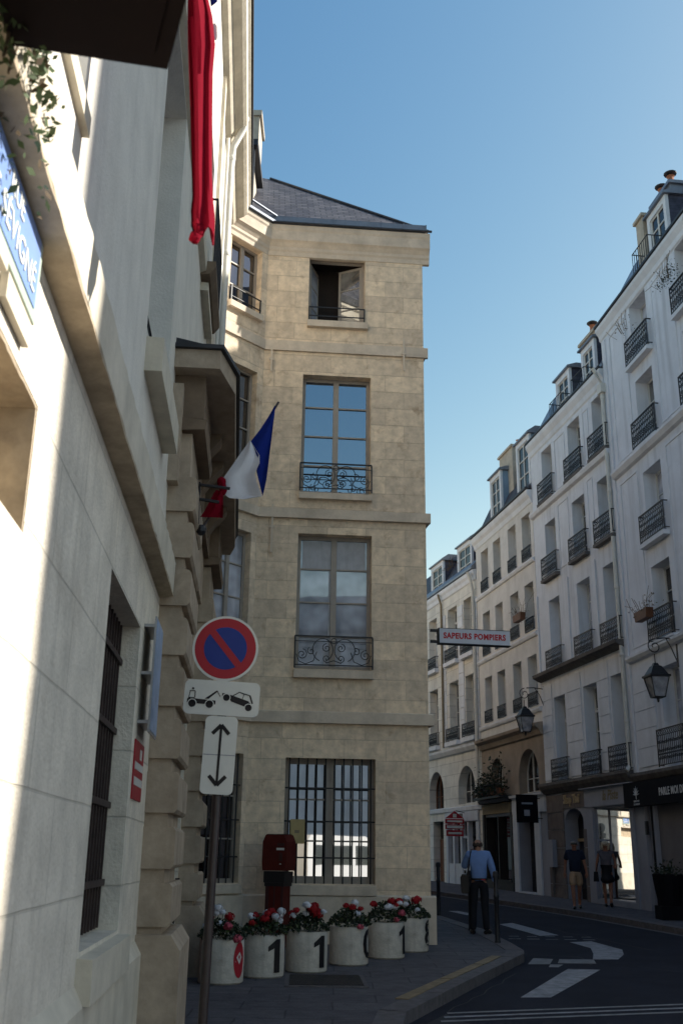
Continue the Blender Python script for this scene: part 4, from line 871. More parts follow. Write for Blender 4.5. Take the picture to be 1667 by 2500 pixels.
# ---- nearest house on the right
T = thing('tall_tenement', 'tallest pale grey house at the right edge, standing over the black shop fascia', 'house', mtx=RF3.m.copy())
cols = [(-2.74, 1.16), (-5.87, 1.16), (-9.0, 1.16), (-12.1, 1.16)]; fl = [(3.9, 6.45), (7.16, 9.21), (9.92, 11.97), (12.74, 14.79), (15.35, 17.25)]
HO = [(c-w_/2, c+w_/2, a, b) for c, w_ in cols for a, b in fl]
m = MB(1); wall(m, -22.6, 0.0, 3.7, 17.4, HO, 0.42, 0, 10); part('wall', m, 'cream3', T)
m = MB(1); wall(m, -22.6, 0.0, -0.3, 3.7, [], 0.3, -0.1, 9); part('shop_wall', m, 'shopgrey', T)
m = MB(1)
m.extr([(-0.02, 6.86), (0.10, 6.90), (0.16, 6.98), (0.16, 7.05), (-0.02, 7.10)], -22.6, -0.28); part('ledge', m, 'creamtrim', T); m = MB(1); m.extr([(-0.02, 12.42), (0.10, 12.46), (0.18, 12.58), (0.18, 12.66), (-0.02, 12.70)], -22.6, -0.28); part('ledge', m, 'creamtrim', T)
m = MB(1); m.extr([(-0.02, 17.25), (0.04, 17.30), (0.06, 17.44), (0.12, 17.54), (0.16, 17.60), (0.17, 17.70), (-0.02, 17.72)], -22.6, 0.12); part('cornice', m, 'creamtrim', T)
m = MB(1)
m.extr([(0.12, 17.725), (0.21, 17.73), (0.21, 17.80), (0.12, 17.80)], -22.6, 0.12); part('gutter', m, 'lead', T)
m = MB(1); m.extr([(-0.02, 3.62), (0.10, 3.66), (0.18, 3.78), (0.18, 3.86), (-0.02, 3.88)], -22.6, -0.02); part('shop_cornice', m, 'soot', T)
for a, b in ((-1.75, -0.42), (-4.8, -3.6)): m = MB(1); blocks(m, a, b, 4.0, 6.8, 0.50); part('block_courses', m, 'creamtrim', T)
for a, b in ((-1.9, -0.45), (-5.1, -3.6)):
    for c, d in ((7.25, 12.2), (12.85, 17.1)): m = MB(1); panel_frames(m, a+0.1, b-0.1, c, d, 0.04); part('wall_panel', m, 'creamtrim', T)
m = MB(1); m.box(-0.27, -0.02, 0.001, 0.045, 3.9, 17.2); part('pilaster', m, 'creamtrim', T)
rf = part('roof', mansard(-22.6, 0.0, 17.78, 2.4, 1.3), 'zinc', T)
dormer(rf, -4.6, -3.35, 17.85, 19.55, -0.25); chimney(rf, -3.2, -2.72, -1.6, -0.2, 17.6, 19.75, 1, 0); chimney(rf, -4.5, -3.25, -0.9, -0.5, 17.6, 20.0, 2, 2, 'zinc'); roof_rail(rf, -4.15, -3.08, 0.17, 17.72, 18.47); roof_rail(rf, -6.6, -5.3, -1.0, 19.6, 20.5)
for k, (a, b) in enumerate(fl):
    win_kind('R3_%d' % k, 1.16, b-a, 0.42, 1, rows=3, frame='wframe', pane='gdark', sill=(0.15, 0.19, 0.20) if k in (2, 4) else (0.09, 0.17, 0.20), rail=('ornate', 0.80 if k else 0.95, 0.14, 0.20))
    for c, w_ in cols[:3]: put_win(T, 'R3_%d' % k, c, a)
m = MB(1)
m.box(-0.5, -0.04, -0.098, 0.02, 0.3, 3.0); m.box(-1.2, -1.1, -0.098, 0.05, 0.3, 3.0); part('shop_pilaster', m, 'shopgrey', T)
m = MB(1); m.box(-1.10, -0.98, -0.097, 0.06, 0.3, 2.99); m.box(-4.6, -1.21, -0.097, -0.02, 0.3, 1.25); part('shop_base', m, 'awn', T)
m = MB(1); m.box(-4.6, -1.21, -0.097, -0.05, 1.26, 2.98); part('display_panel', m, mat('pale_blind', (0.15, 0.14, 0.145), noise=(1.2, 0.2)), T)
m = MB(1); m.box(-0.72, -0.62, 0.021, 0.09, 2.25, 2.6); part('meter_box', m, 'iron', T)
B = thing('shop_fascia', 'black shop fascia with pale capital letters and a palm emblem at the right edge', 'shop sign', mtx=on(RF3, 0.42, 0.06, 2.98))
m = MB(1); m.box(-9, 0, 0, 0.14, 0, 0.64); part('board', m, 'awn', B)
m = MB(1); add_text(m, 'PARLE MOI DE PARFUM', 0.27, lambda x, y, z: (-(x*0.80)-3.58, 0.144+z, 0.30+y), 0.004, 1.1, 0.005)
add_text(m, 'PARLE MOI', 0.075, lambda x, y, z: (-x-0.88, 0.144+z, 0.135+y), 0.003); add_text(m, 'DE PARFUM', 0.075, lambda x, y, z: (-x-0.88, 0.144+z, 0.055+y), 0.003); part('lettering', m, 'letter', B)
m = MB(1); cx, c0 = -0.88, 0.27
m.tube([(cx, 0.143, 0.19), (cx, 0.143, c0+0.02)], 0.012, 5)
for a in (-72, -48, -24, 0, 24, 48, 72):
    L_ = 0.27-abs(a)*0.0006; m.tube([(cx+math.sin(R(a))*L_*q, 0.143, c0+0.02+math.cos(R(a))*L_*q*0.9-(abs(a)/72)*0.03*q*q) for q in (0.05, 0.35, 0.7, 1.0)], [0.008, 0.013, 0.012, 0.004], 5)
part('emblem', m, 'letter', B)

# ---- four-bay house with stained arcade
T = thing('arcade_house', 'four bay cream house with brown stained arcade storey, beyond the three bay house', 'house', mtx=RF1.m.copy())
cols = [5.56, 4.03, 2.27, 0.74]; fl = [(6.72, 8.53), (9.42, 11.2), (12.10, 13.86)]
HO = [(c-0.44, c+0.44, a, b) for c in cols for a, b in fl]; AR = [(4.22, 5.62, 3.76, 5.26, 0.7), (0.60, 2.54, 3.80, 5.32, 0.97)]
m = MB(1); wall(m, 0.02, 6.66, 6.0, 14.4, HO, 0.34, 0, 8); part('wall', m, 'buff', T)
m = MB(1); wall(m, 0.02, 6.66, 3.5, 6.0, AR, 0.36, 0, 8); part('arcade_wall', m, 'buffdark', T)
m = MB(1); wall(m, 0.02, 6.66, -0.3, 3.5, [(3.5, 6.4, 0.8, 3.1), (1.1, 2.75, 0.45, 3.1)], 0.45, 0, 8); part('shop_wall', m, 'shopgrey', T)
for z in (6.56, 9.24, 11.96): m = MB(1); m.extr([(-0.02, z-0.1), (0.06, z-0.08), (0.10, z), (0.10, z+0.06), (-0.02, z+0.09)], 0.02, 6.66); part('ledge', m, 'creamtrim', T)
m = MB(1)
m.extr([(-0.02, 14.10), (0.04, 14.15), (0.08, 14.32), (0.16, 14.42), (0.19, 14.50), (0.20, 14.62), (-0.02, 14.64)], 0.02, 6.72); part('cornice', m, 'creamtrim', T)
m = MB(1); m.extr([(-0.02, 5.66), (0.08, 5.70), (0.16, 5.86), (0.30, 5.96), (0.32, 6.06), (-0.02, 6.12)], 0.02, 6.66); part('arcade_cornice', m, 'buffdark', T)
m = MB(1); m.extr([(0.14, 14.645), (0.25, 14.65), (0.25, 14.73), (0.14, 14.73)], 0.02, 6.75); part('gutter', m, 'lead', T)
rf = part('roof', mansard(0.02, 6.66, 14.70, 2.4, 1.2), 'slate', T)
dormer(rf, 3.95, 5.30, 14.95, 16.9, -0.25, wmat='bluezinc'); dormer(rf, 0.66, 2.10, 14.95, 17.2, -0.25, wmat='bluezinc', ped=0.3); chimney(rf, 3.4, 4.95, -1.5, -0.6, 15.5, 17.75, 2)
for k, (a, b) in enumerate(fl):
    win_kind('R1_%d' % k, 0.88, b-a, 0.34, 1, rows=3, frame='wframe', pane='gdark', rail=('ornate', 0.48, 0.05, -0.02))
    for c in cols: put_win(T, 'R1_%d' % k, c, a)
win_kind('R1_a', 1.40, 1.50, 0.36, 1, rows=2, cols=3, frame='wframe', pane='gdark', rise=0.70); win_kind('R1_b', 1.94, 1.52, 0.36, 1, rows=2, cols=3, frame='wframe', pane='gdark', rise=0.97)
put_win(T, 'R1_a', 4.92, 3.76); put_win(T, 'R1_b', 1.57, 3.80)
m = MB(1); m.box(0.05, 3.22, 0.001, 0.07, 3.12, 3.66); m.extr([(0.0, 3.66), (0.16, 3.67), (0.18, 3.76), (0.0, 3.78)], 0.05, 3.25); m.box(2.76, 3.22, 0.001, 0.06, 0.4, 3.118); m.box(0.62, 1.09, 0.001, 0.06, 0.4, 3.118); m.box(1.1, 2.75, -0.1, 0.12, 0.40, 0.50); sf = part('white_shop_front', m, 'shopwhite', T)
m = MB(1); m.box(1.12, 2.05, -0.34, -0.30, 0.5, 3.08); part('door_leaf', m, 'shopgrey', sf)
m = MB(1); m.box(2.05, 2.75, -0.44, -0.42, 0.5, 3.09); part('pane', m, 'gdark', sf)
m = MB(1); m.extr([(0.0, 3.58), (0.2, 3.60), (0.24, 3.72), (0.0, 3.75)], 3.26, 6.64); m.box(3.3, 3.48, 0.001, 0.07, 0.4, 3.2); m.box(6.42, 6.62, 0.001, 0.07, 0.4, 3.2); m.box(3.48, 6.42, 0.001, 0.06, 0.4, 0.8); m.box(4.9, 5.0, -0.3, 0.02, 0.8, 3.1); sf = part('dark_shop_front', m, 'shopdark', T)
m = MB(1); m.box(3.4, 6.5, 0.02, 0.10, 3.20, 3.56); part('fascia_board', m, 'fascia', sf)
m = MB(1); m.box(3.5, 6.4, -0.42, -0.40, 0.8, 3.1); part('pane', m, 'gdark', sf)
m = MB(1); m.box(3.52, 3.58, -0.35, 0.03, 0.8, 3.1); m.box(6.3, 6.36, -0.35, 0.03, 0.8, 3.1); m.box(3.45, 6.45, 0.061, 0.1, 0.78, 0.84); part('trim', m, 'shopdark', sf)
m = MB(1); m.extr([(0.0, 3.72), (0.5, 3.73), (0.5, 3.80), (0.0, 3.82)], 3.4, 6.4)
for k in range(22): x = 3.45+k*0.139; m.box(x-0.008, x+0.008, 0.47, 0.486, 3.80, 4.22)
m.box(3.42, 6.38, 0.46, 0.495, 4.221, 4.25); part('balcony', m, 'iron', T)
B = thing('balcony_plants', 'mass of bushy potted plants on the small arcade balcony above the dark shop', 'plants', mtx=on(RF1, 4.9, 0.28, 3.82))
rg = random.Random(5); m = MB(1)
def bp():
    x = rg.choice([-1.1, -0.4, 0.3, 0.9])+rg.gauss(0, 0.2); return (x, rg.gauss(0.05, 0.16), abs(rg.gauss(0, 0.5))*(1.2 if x < -0.1 else 0.8))
leaves(m, bp, 900, 0.07, rg); part('foliage', m, 'leafdk', B)
m = MB(1); leaves(m, bp, 160, 0.06, rg); part('dry_leaves', m, 'dry', B)
m = MB(1)
for x in (-1.1, -0.4, 0.3, 0.9): m.lathe([(0.12, 0.0), (0.16, 0.26)], (x, 0, 0.0), 10)
part('pots', m, 'terra', B)

# ---- far rusticated house with two dormers
T = thing('far_house', 'farthest cream stone house with two slate dormers and round arched ground floor openings', 'house', mtx=RF0.m.copy())
cols = [(1.08, 1.14), (3.08, 1.16), (5.76, 1.14), (8.2, 1.14)]; fl = [(6.40, 8.97), (9.90, 12.32)]
HO = [(c-w_/2, c+w_/2, a, b) for c, w_ in cols for a, b in fl]; AR = [(0.85, 2.82, 3.72, 5.26, 0.98), (4.65, 6.6, 3.62, 5.26, 0.97)]
m = MB(1); wall(m, 0.05, 12, 5.9, 13.1, HO, 0.36, 0, 8); part('wall', m, 'rustic', T)
m = MB(1); wall(m, 0.05, 12, -0.3, 5.9, AR+[(0.5, 4.15, 0.7, 3.05), (4.75, 6.1, 0.4, 3.1)], 0.38, 0, 8); part('arcade_wall', m, 'rustic', T)
m = MB(1); m.extr([(-0.02, 12.86), (0.06, 12.92), (0.09, 13.08), (0.16, 13.18), (0.18, 13.32), (-0.02, 13.36)], 0.05, 12); part('cornice', m, 'creamtrim', T)
m = MB(1); m.extr([(-0.02, 5.80), (0.10, 5.84), (0.20, 5.98), (0.22, 6.08), (-0.02, 6.12)], 0.05, 12); part('band', m, 'creamtrim', T); m = MB(1); m.extr([(-0.02, 3.42), (0.08, 3.45), (0.10, 3.6), (-0.02, 3.64)], 0.05, 12); part('band', m, 'creamtrim', T)
for a, b in ((4.0, 4.55), (1.75, 2.35), (0.06, 0.40)): m = MB(1); blocks(m, a, b, 6.2, 12.6, 0.5, 0.03, 0.035); part('quoins', m, 'creamtrim', T)
m = MB(1); m.tube([(0.28, 0.30, 13.25), (0.24, 0.2, 12.9), (0.22, 0.12, 12.4), (0.22, 0.12, 3.6)], 0.07, 8); part('drainpipe', m, 'pipe', T, smooth=True)
m = MB(1); m.tube([(4.27, 0.25, 13.2), (4.27, 0.1, 12.7), (4.27, 0.1, 6.2)], 0.05, 8); part('drainpipe', m, 'fascia', T, smooth=True)
m = MB(1); m.extr([(0.14, 13.365), (0.22, 13.37), (0.22, 13.46), (-0.2, 13.9), (-0.2, 13.37)], 0.05, 12); part('gutter', m, 'zinc', T)
rf = part('roof', mansard(0.05, 12, 13.40, 2.2, 1.3, lip=-0.21), 'slate', T)
dormer(rf, 1.22, 3.02, 13.55, 15.1, -0.28, ped=0.3); dormer(rf, 4.95, 6.7, 13.55, 15.1, -0.28, ped=0.3); chimney(rf, 1.0, 1.6, -1.6, -0.9, 14, 15.6, 1, 1)
for k, (a, b) in enumerate(fl):
    win_kind('R0_%d' % k, 1.14, b-a, 0.36, 1, rows=4, frame='wframe', pane='gdark', sill=(0.2, 0.22, 0.2), rail=('ornate', 0.56, 0.15, 0.14), transom=(1.8 if k else None))
    for c, w_ in cols: put_win(T, 'R0_%d' % k, c, a)
win_kind('R0_a', 1.97, 1.54, 0.38, 1, rows=2, cols=3, frame='wframe', pane='gdark', rise=0.98); win_kind('R0_b', 1.95, 1.64, 0.38, 1, rows=2, cols=3, frame='wooddoor', pane='gdark', rise=0.97)
put_win(T, 'R0_a', 1.835, 3.72); put_win(T, 'R0_b', 5.625, 3.62)
m = MB(1); m.box(0.42, 4.3, 0.001, 0.10, 3.02, 3.41)
for x0, x1 in ((0.42, 0.75), (1.55, 1.75), (2.35, 2.55), (3.25, 3.45), (4.05, 4.3)): m.box(x0, x1, -0.12, 0.06, 0.4, 3.018)
m.box(0.76, 4.04, -0.13, 0.03, 0.4, 1.35); m.box(1.76, 2.34, -0.1, 0.0, 2.35, 2.45); sf = part('white_shop_front', m, 'shopwhite', T)
m = MB(1); m.box(0.7, 4.1, -0.30, -0.28, 1.36, 3.0); part('pane', m, 'gdark', sf)
m = MB(1); m.box(0.8, 1.5, -0.27, -0.25, 1.5, 2.1); part('orange_poster', m, mat('orange_poster', (0.42, 0.14, 0.09), noise=(9, 0.3)), sf)
m = MB(1); m.box(2.1, 2.75, 0.101, 0.105, 3.18, 3.34); part('shop_name_panel', m, 'soot', sf)
m = MB(1); m.box(4.78, 6.08, -0.36, -0.30, 0.4, 2.35); m.box(4.9, 5.35, -0.30, -0.285, 0.6, 2.2); m.box(5.5, 5.95, -0.30, -0.285, 0.6, 2.2); part('wooden_door', m, 'wooddoor', T)
m = MB(1); m.box(4.78, 6.08, -0.36, -0.34, 2.36, 3.09); part('fanlight', m, 'gdark', T)

# ---- signs, lanterns, plants along the right side
B = thing('lozenge_sign', 'red and white scalloped shop sign hanging before the white shop front', 'shop sign', mtx=on(RF0, 1.85, 0.0, 2.42))
m = MB(1); m.box(-0.02, 0.02, 0.18, 0.92, 0.0, 0.24); m.box(-0.02, 0.02, 0.14, 0.96, 0.27, 0.46); m.box(-0.02, 0.02, 0.14, 0.96, 0.49, 0.68); m.add([(-0.02, 0.14, 0.70), (-0.02, 0.96, 0.70), (-0.02, 0.55, 1.0), (0.02, 0.14, 0.70), (0.02, 0.96, 0.70), (0.02, 0.55, 1.0)], [(0, 1, 2), (5, 4, 3), (0, 3, 4, 1), (1, 4, 5, 2), (2, 5, 3, 0)]); part('plate', m, 'signred', B)
m = MB(1); m.box(-0.027, -0.0205, 0.2, 0.9, 0.31, 0.42); m.box(-0.027, -0.0205, 0.47, 0.63, 0.74, 0.88); m.box(-0.026, -0.0205, 0.22, 0.88, 0.55, 0.62); m.box(-0.026, -0.0205, 0.26, 0.84, 0.08, 0.16); part('white_band', m, 'white', B)
m = MB(1); m.tube([(0, 0.0, 0.9), (0, 0.5, 1.02)], 0.015, 5); part('bracket', m, 'iron', B)
B = thing('blade_sign', 'black rectangular hanging sign between the white shop and the dark arched door', 'shop sign', mtx=on(RF1, 0.45, 0.0, 2.75))
m = MB(1); m.box(-0.03, 0.03, 0.16, 0.92, 0.0, 0.92); part('panel', m, 'awn', B)
m = MB(1); m.box(-0.036, -0.0305, 0.46, 0.66, 0.22, 0.42); m.box(-0.034, -0.0305, 0.34, 0.74, 0.6, 0.66); part('mark', m, 'shopgrey', B)
m = MB(1); m.tube([(0, 0, 0.8), (0, 0.2, 0.8)], 0.015, 5); m.tube([(0, 0, 0.15), (0, 0.2, 0.15)], 0.015, 5); part('bracket', m, 'iron', B)
def lantern(label, mtx, reach, sc=1.0):
    B = thing('wall_lantern', label, 'lantern', mtx=mtx, group='iron wall lanterns on scroll brackets'); r_ = reach
    m = MB(1); t = 0.017
    m.tube([(0, 0, 0), (0, r_*0.5, 0.04), (0, r_*0.86, 0.02)], t, 6)
    m.tube([(0, r_-0.02+0.20*sc*(1-0.75*k/16)*math.cos(R(90)-k*2*math.pi*1.35/16), -0.19*sc+0.20*sc*(1-0.75*k/16)*math.sin(R(90)-k*2*math.pi*1.35/16)) for k in range(17)], t*0.85, 6)
    m.tube([(0, r_*0.45, 0.03), (0, 0.16, -0.2), (0, 0.0, -0.62)], t*0.8, 6); m.box(-0.03, 0.03, -0.01, 0.02, -0.7, 0.1)
    m.tube([(0, r_, -0.38*sc), (0, r_, -0.62*sc)], 0.013, 6); part('bracket', m, 'iron', B)
    zt = -0.62*sc; m = MB(1)
    def ring(z, h): return [(-h, r_-h, z), (h, r_-h, z), (h, r_+h, z), (-h, r_+h, z)]
    lv = [(zt, 0.05), (zt-0.06, 0.07), (zt-0.08, 0.11), (zt-0.30*sc, 0.23*sc), (zt-0.31*sc, 0.27*sc), (zt-0.36*sc, 0.27*sc)]
    pts = [p for z, h in lv for p in ring(z, h)]; fs = [(4*i+k, 4*i+(k+1) % 4, 4*i+4+(k+1) % 4, 4*i+4+k) for i in range(len(lv)-1) for k in range(4)]+[(0, 1, 2, 3), (23, 22, 21, 20)]
    m.add(pts, fs); part('lantern_roof', m, 'iron', B)
    za, zb, ha, hb = zt-0.362*sc, zt-0.86*sc, 0.235*sc, 0.135*sc
    m = MB(1); m.add(ring(za, ha-0.01)+ring(zb, hb-0.01), [(k, (k+1) % 4, 4+(k+1) % 4, 4+k) for k in range(4)]); part('lantern_glass', m, 'lampglass', B)
    m = MB(1); A_, B_ = ring(za, ha), ring(zb, hb)
    for k in range(4): m.tube([A_[k], B_[k]], 0.013, 5); m.tube([A_[k], A_[(k+1) % 4]], 0.012, 5); m.tube([B_[k], B_[(k+1) % 4]], 0.014, 5)
    m.lathe([(0.10*sc, 0), (0.11*sc, 0.02), (0.04, -0.0), (0.03, -0.09), (0.01, -0.12)], (0, r_, zb-0.01), 8); part('lantern_cage', m, 'iron', B); return B
lantern('smaller black iron wall lantern on a scroll bracket before the four bay house', on(RF2, 3.3, 0.0, 7.18), 0.72, 1.0)
lantern('larger black iron wall lantern on a scroll bracket at the right edge', on(RF3, -3.3, 0.0, 6.98), 0.62, 1.0)
def window_plants(fr, x, z, label, seed, n=150, sp=0.45, hgt=0.3, dry=True, box=True):
    B = thing('balcony_planter', label, 'plant box', mtx=on(fr, x, 0.28, z), group='plant boxes on the window rails'); rg = random.Random(seed)
    if box: m = MB(1); m.prism([(-0.36, 0.0), (0.36, 0.0), (0.42, 0.26), (-0.42, 0.26)], -0.02, 0.18); part('box', m, 'terra' if False else 'wooddoor', B)
    m = MB(1); leaves(m, lambda: (rg.gauss(0, sp), rg.gauss(0.05, 0.1), 0.25+rg.gauss(hgt*0.4, hgt)), n, 0.03, rg); part('foliage', m, 'dry' if dry else 'leafdk', B)
    m = MB(1)
    for k in range(10): a = rg.gauss(0, 0.25); m.tube([(a, 0.05, 0.2), (a*1.5+0.05, 0.08, 0.5), (a*2.2+rg.gauss(0, 0.1), 0.1, 0.5+rg.random()*0.35)], 0.007, 4)
    part('stems', m, 'dry', B)
window_plants(RF3, -2.25, 7.72, 'trough of dry brown plants on the rail just above the right lantern', 2, 110, 0.32, 0.14)
window_plants(RF3, -2.5, 16.1, 'straggly tall plant on the top floor rail under the eaves', 3, 45, 0.26, 0.14, box=False)
window_plants(RF3, -5.4, 16.05, 'green plant pot on the top floor rail cut by the right edge', 4, 260, 0.34, 0.10, dry=False, box=False)
window_plants(RF1, 0.9, 9.8, 'little plant box on the rail of the right bay of the four bay house', 6, 90, 0.2, 0.1)
window_plants(RF0, 2.4, 13.75, 'low dry plants along the sill of the right slate dormer', 8, 120, 0.35, 0.05, box=False)
# television aerial
c = RF1.w(6.2, -1.6, 15.2)
B = thing('tv_aerial', 'thin television aerial on a mast between two roofs', 'aerial', tuple(c))
m = MB(); m.tube([(0, 0, 0), (0, 0, 2.9)], 0.02, 5); part('mast', m, 'alu', B)
m = MB()
for z, y in ((2.85, 0.3), (2.5, 0.2)):
    m.tube([(-0.5, 0, z), (0.5, 0.1, z)], 0.012, 4)
    for k in range(7): x = -0.48+k*0.16; m.tube([(x, 0, z-y*0.7), (x, 0.02, z+y*0.7)], 0.008, 4)
part('antenna', m, 'alu', B)
# black planter stand before the shop at the right edge
P = RF3.w(-3.5, 0.85, 0)
B = thing('black_planter', 'black tapered planter on the pavement at the right edge before the black shop base', 'planter', (P.x, P.y, gz(P.y)))
m = MB(); m.prismz([(-0.28, -0.28), (0.28, -0.28), (0.28, 0.28), (-0.28, 0.28)], 0, 0.3); m.lathe([(0.26, 0.3), (0.34, 0.8), (0.36, 1.0), (0.33, 1.0), (0.30, 0.9)], (0, 0, 0), 12); part('tub', m, 'awn', B)
m = MB(); rg = random.Random(11); leaves(m, lambda: (rg.gauss(0, 0.16), rg.gauss(0, 0.16), 0.98+abs(rg.gauss(0, 0.13))), 160, 0.05, rg); part('foliage', m, 'leafdk', B)
# wall cabinet between the shops
B = thing('wall_cabinet', 'grey utility cabinet fixed on the stone pier left of the dark arched door', 'cabinet', mtx=on(RF2, 2.95, 0.042, 1.35))
m = MB(1); m.box(-0.22, 0.22, 0, 0.14, 0, 0.85); part('casing', m, 'shopgrey', B); m = MB(1); m.tube([(0.05, 0.05, -0.001), (0.05, 0.05, -0.85)], 0.04, 6); part('conduit', m, 'soot', B)
# ------------------------------------------------------------------ no-parking sign post
PY = 7.9; z0 = gz(PY)
tilt = Matrix.Translation((-0.93, PY, z0)) @ Matrix.Rotation(R(0.8), 4, 'Y')
T = thing('sign_post', 'brown leaning post carrying a round no parking sign over two white plates', 'road sign', mtx=tilt)
m = MB(); m.tube([(0, 0.05, -0.3), (0, 0.05, 3.27)], 0.034, 14); part('pole', m, 'signpole', T, smooth=True)
def disc(mb, r, y, c=(0, 0), n=64, r0=None, th=0.002):
    if r0 is None: mb.prism([(c[0]+r*math.cos(2*math.pi*k/n), c[1]+r*math.sin(2*math.pi*k/n)) for k in range(n)], y, y+th)
    else:
        for k in range(n):
            a, b = 2*math.pi*k/n, 2*math.pi*(k+1)/n
            mb.add([(c[0]+r0*math.cos(a), y, c[1]+r0*math.sin(a)), (c[0]+r*math.cos(a), y, c[1]+r*math.sin(a)), (c[0]+r*math.cos(b), y, c[1]+r*math.sin(b)), (c[0]+r0*math.cos(b), y, c[1]+r0*math.sin(b))], [(0, 1, 2, 3)])
fm = Matrix.Rotation(R(3), 4, 'Z')
SZ = 3.065
m = MB(); disc(m, 0.255, 0.0, th=0.016); dk = part('round_sign', m, 'white', T, mtx=Matrix.Translation((0.0, 0, SZ)) @ fm)
m = MB(); disc(m, 0.237, -0.0015, r0=0.166); part('ring', m, 'signred', dk)
m = MB(); disc(m, 0.1665, -0.0025); part('blue_field', m, 'signblue', dk)
m = MB(); a = math.asin(0.026/0.168); s2 = []
for k in range(7): t = R(-50)-a+2*a*k/6; s2.append((0.170*math.cos(t), 0.170*math.sin(t)))
for k in range(7): t = R(130)-a+2*a*k/6; s2.append((0.170*math.cos(t), 0.170*math.sin(t)))
m.prism(s2, -0.005, -0.003); part('slash', m, 'signred', dk)
def rrect(w_, h, r, n=6):
    P = []
    for cx, cz, a0 in ((w_/2-r, h/2-r, 0), (-w_/2+r, h/2-r, 90), (-w_/2+r, -h/2+r, 180), (w_/2-r, -h/2+r, 270)):
        for k in range(n+1): t = R(a0+90*k/n); P.append((cx+r*math.cos(t), cz+r*math.sin(t)))
    return P
m = MB(); m.prism(rrect(0.575, 0.262, 0.045), 0.0, 0.014)
tp = part('tow_plate', m, 'white', T, mtx=Matrix.Translation((-0.004, 0, SZ-0.385)) @ Matrix.Rotation(R(1.5), 4, 'Y') @ fm)
m = MB(); y0, y1 = -0.003, -0.0008
def pg(*p): m.prism(list(p), y0, y1)
def bar(a, b, t): d = Vector((b[0]-a[0], b[1]-a[1])).normalized(); n_ = Vector((-d.y, d.x))*t/2; pg((a[0]+n_.x, a[1]+n_.y), (b[0]+n_.x, b[1]+n_.y), (b[0]-n_.x, b[1]-n_.y), (a[0]-n_.x, a[1]-n_.y))
# tow truck
pg((-0.262, -0.048), (-0.235, -0.048), (-0.235, -0.005), (-0.25, -0.005), (-0.262, -0.02)); pg((-0.234, -0.048), (-0.205, -0.048), (-0.205, -0.006), (-0.234, -0.006))
bar((-0.250, -0.006), (-0.243, 0.042), 0.006); bar((-0.247, 0.043), (-0.205, 0.043), 0.007); bar((-0.206, 0.042), (-0.204, -0.006), 0.007); disc(m, 0.009, y0, (-0.224, 0.061), 12)
pg((-0.204, -0.052), (-0.045, -0.052), (-0.045, -0.022), (-0.204, -0.014)); disc(m, 0.029, y0, (-0.222, -0.052), 20); disc(m, 0.029, y0, (-0.090, -0.052), 20)
pg((-0.130, -0.012), (-0.100, -0.012), (-0.036, 0.046), (-0.042, 0.056)); bar((-0.039, 0.053), (-0.012, 0.010), 0.006)
# lifted car
pg((0.000, 0.018), (0.002, 0.040), (0.075, 0.026), (0.205, -0.012), (0.238, -0.052), (0.232, -0.070), (0.075, -0.022), (0.05, 0.006))
bar((0.085, 0.024), (0.132, 0.052), 0.007); bar((0.130, 0.052), (0.215, 0.030), 0.007); bar((0.213, 0.031), (0.236, -0.03), 0.012); bar((0.168, 0.04), (0.158, 0.0), 0.005)
disc(m, 0.026, y0, (0.035, 0.006), 20); disc(m, 0.026, y0, (0.208, -0.062), 20); part('pictogram', m, 'black', tp)
m = MB()
for c, r in (((-0.222, -0.052), 0.031), ((-0.090, -0.052), 0.031), ((0.035, 0.006), 0.028), ((0.208, -0.062), 0.028)): disc(m, r+0.004, -0.0042, c, 24, r-0.002)
part('wheel_outline', m, 'white', tp)
m = MB(); m.prism(rrect(0.245, 0.575, 0.038), 0.0, 0.014)
ap = part('arrow_plate', m, 'white', T, mtx=Matrix.Translation((0.002, 0.0, SZ-0.81)) @ Matrix.Rotation(R(1.2), 4, 'Y') @ fm)
m = MB(); m.box(-0.0095, 0.0095, -0.003, -0.0008, -0.205, 0.205)
for s in (1, -1):
    bar((0, s*0.222), (0.063, s*0.155), 0.028); bar((0, s*0.222), (-0.063, s*0.155), 0.028)
part('double_arrow', m, 'black', ap)
m = MB(); m.box(-0.118, 0.118, -0.0022, -0.0007, -0.003, 0.003); part('fold_line', m, 'shopgrey', ap)
m = MB()
for z in (SZ-0.16, SZ+0.12, SZ-0.40, SZ-0.62, SZ-1.06): m.box(-0.09, 0.09, 0.0165, 0.022, z-0.02, z+0.02); m.box(-0.045, 0.045, 0.022, 0.09, z-0.018, z+0.018)
part('clamp', m, 'alu', T)

# ------------------------------------------------------------------ flower pots
rg = random.Random(21)
pots = [(541, 2402, 0), (648, 2388, 1), (752, 2377, 2), (853, 2359, 3), (944, 2342, 4), (1010, 2325, 5)]
ctr = [(-1.385, 13.55), (-0.925, 14.20), (-0.385, 14.78), (0.185, 15.66), (0.755, 16.58), (1.20, 17.60)]
desc = ['leftmost white concrete flower pot half hidden behind the sign post with a red crest', 'white concrete flower pot with a black figure one, second pot from the left',
        'white flower pot with a black figure one and a big red geranium, third from left', 'white concrete flower pot with mostly dark leaves and few blooms, fourth from the left',
        'white concrete flower pot with small dull red blooms, just left of the last pot', 'rightmost and smallest looking white flower pot, at the corner of the tan building']
cols_ = [['w', 'w', 'w', 'w', 'w', 'r', 'r', 'p', 'p', 'p', 'p', 'w'], ['w', 'r', 'r', 'w', 'w', 'r', 'r', 'w', 'r', 'r', 'w', 'r', 'w'], ['w', 'w', 'w', 'w', 'r', 'R', 'R', 'R', 'r', 'R', 'r', 'w'], ['r', 'w', 'r', 'r', 'p', 'w'], ['w', 'p', 'r', 'r', 'r', 'p', 'w', 'w', 'r', 'r', 'r'], ['r', 'R', 'w', 'w', 'w', 'r']]
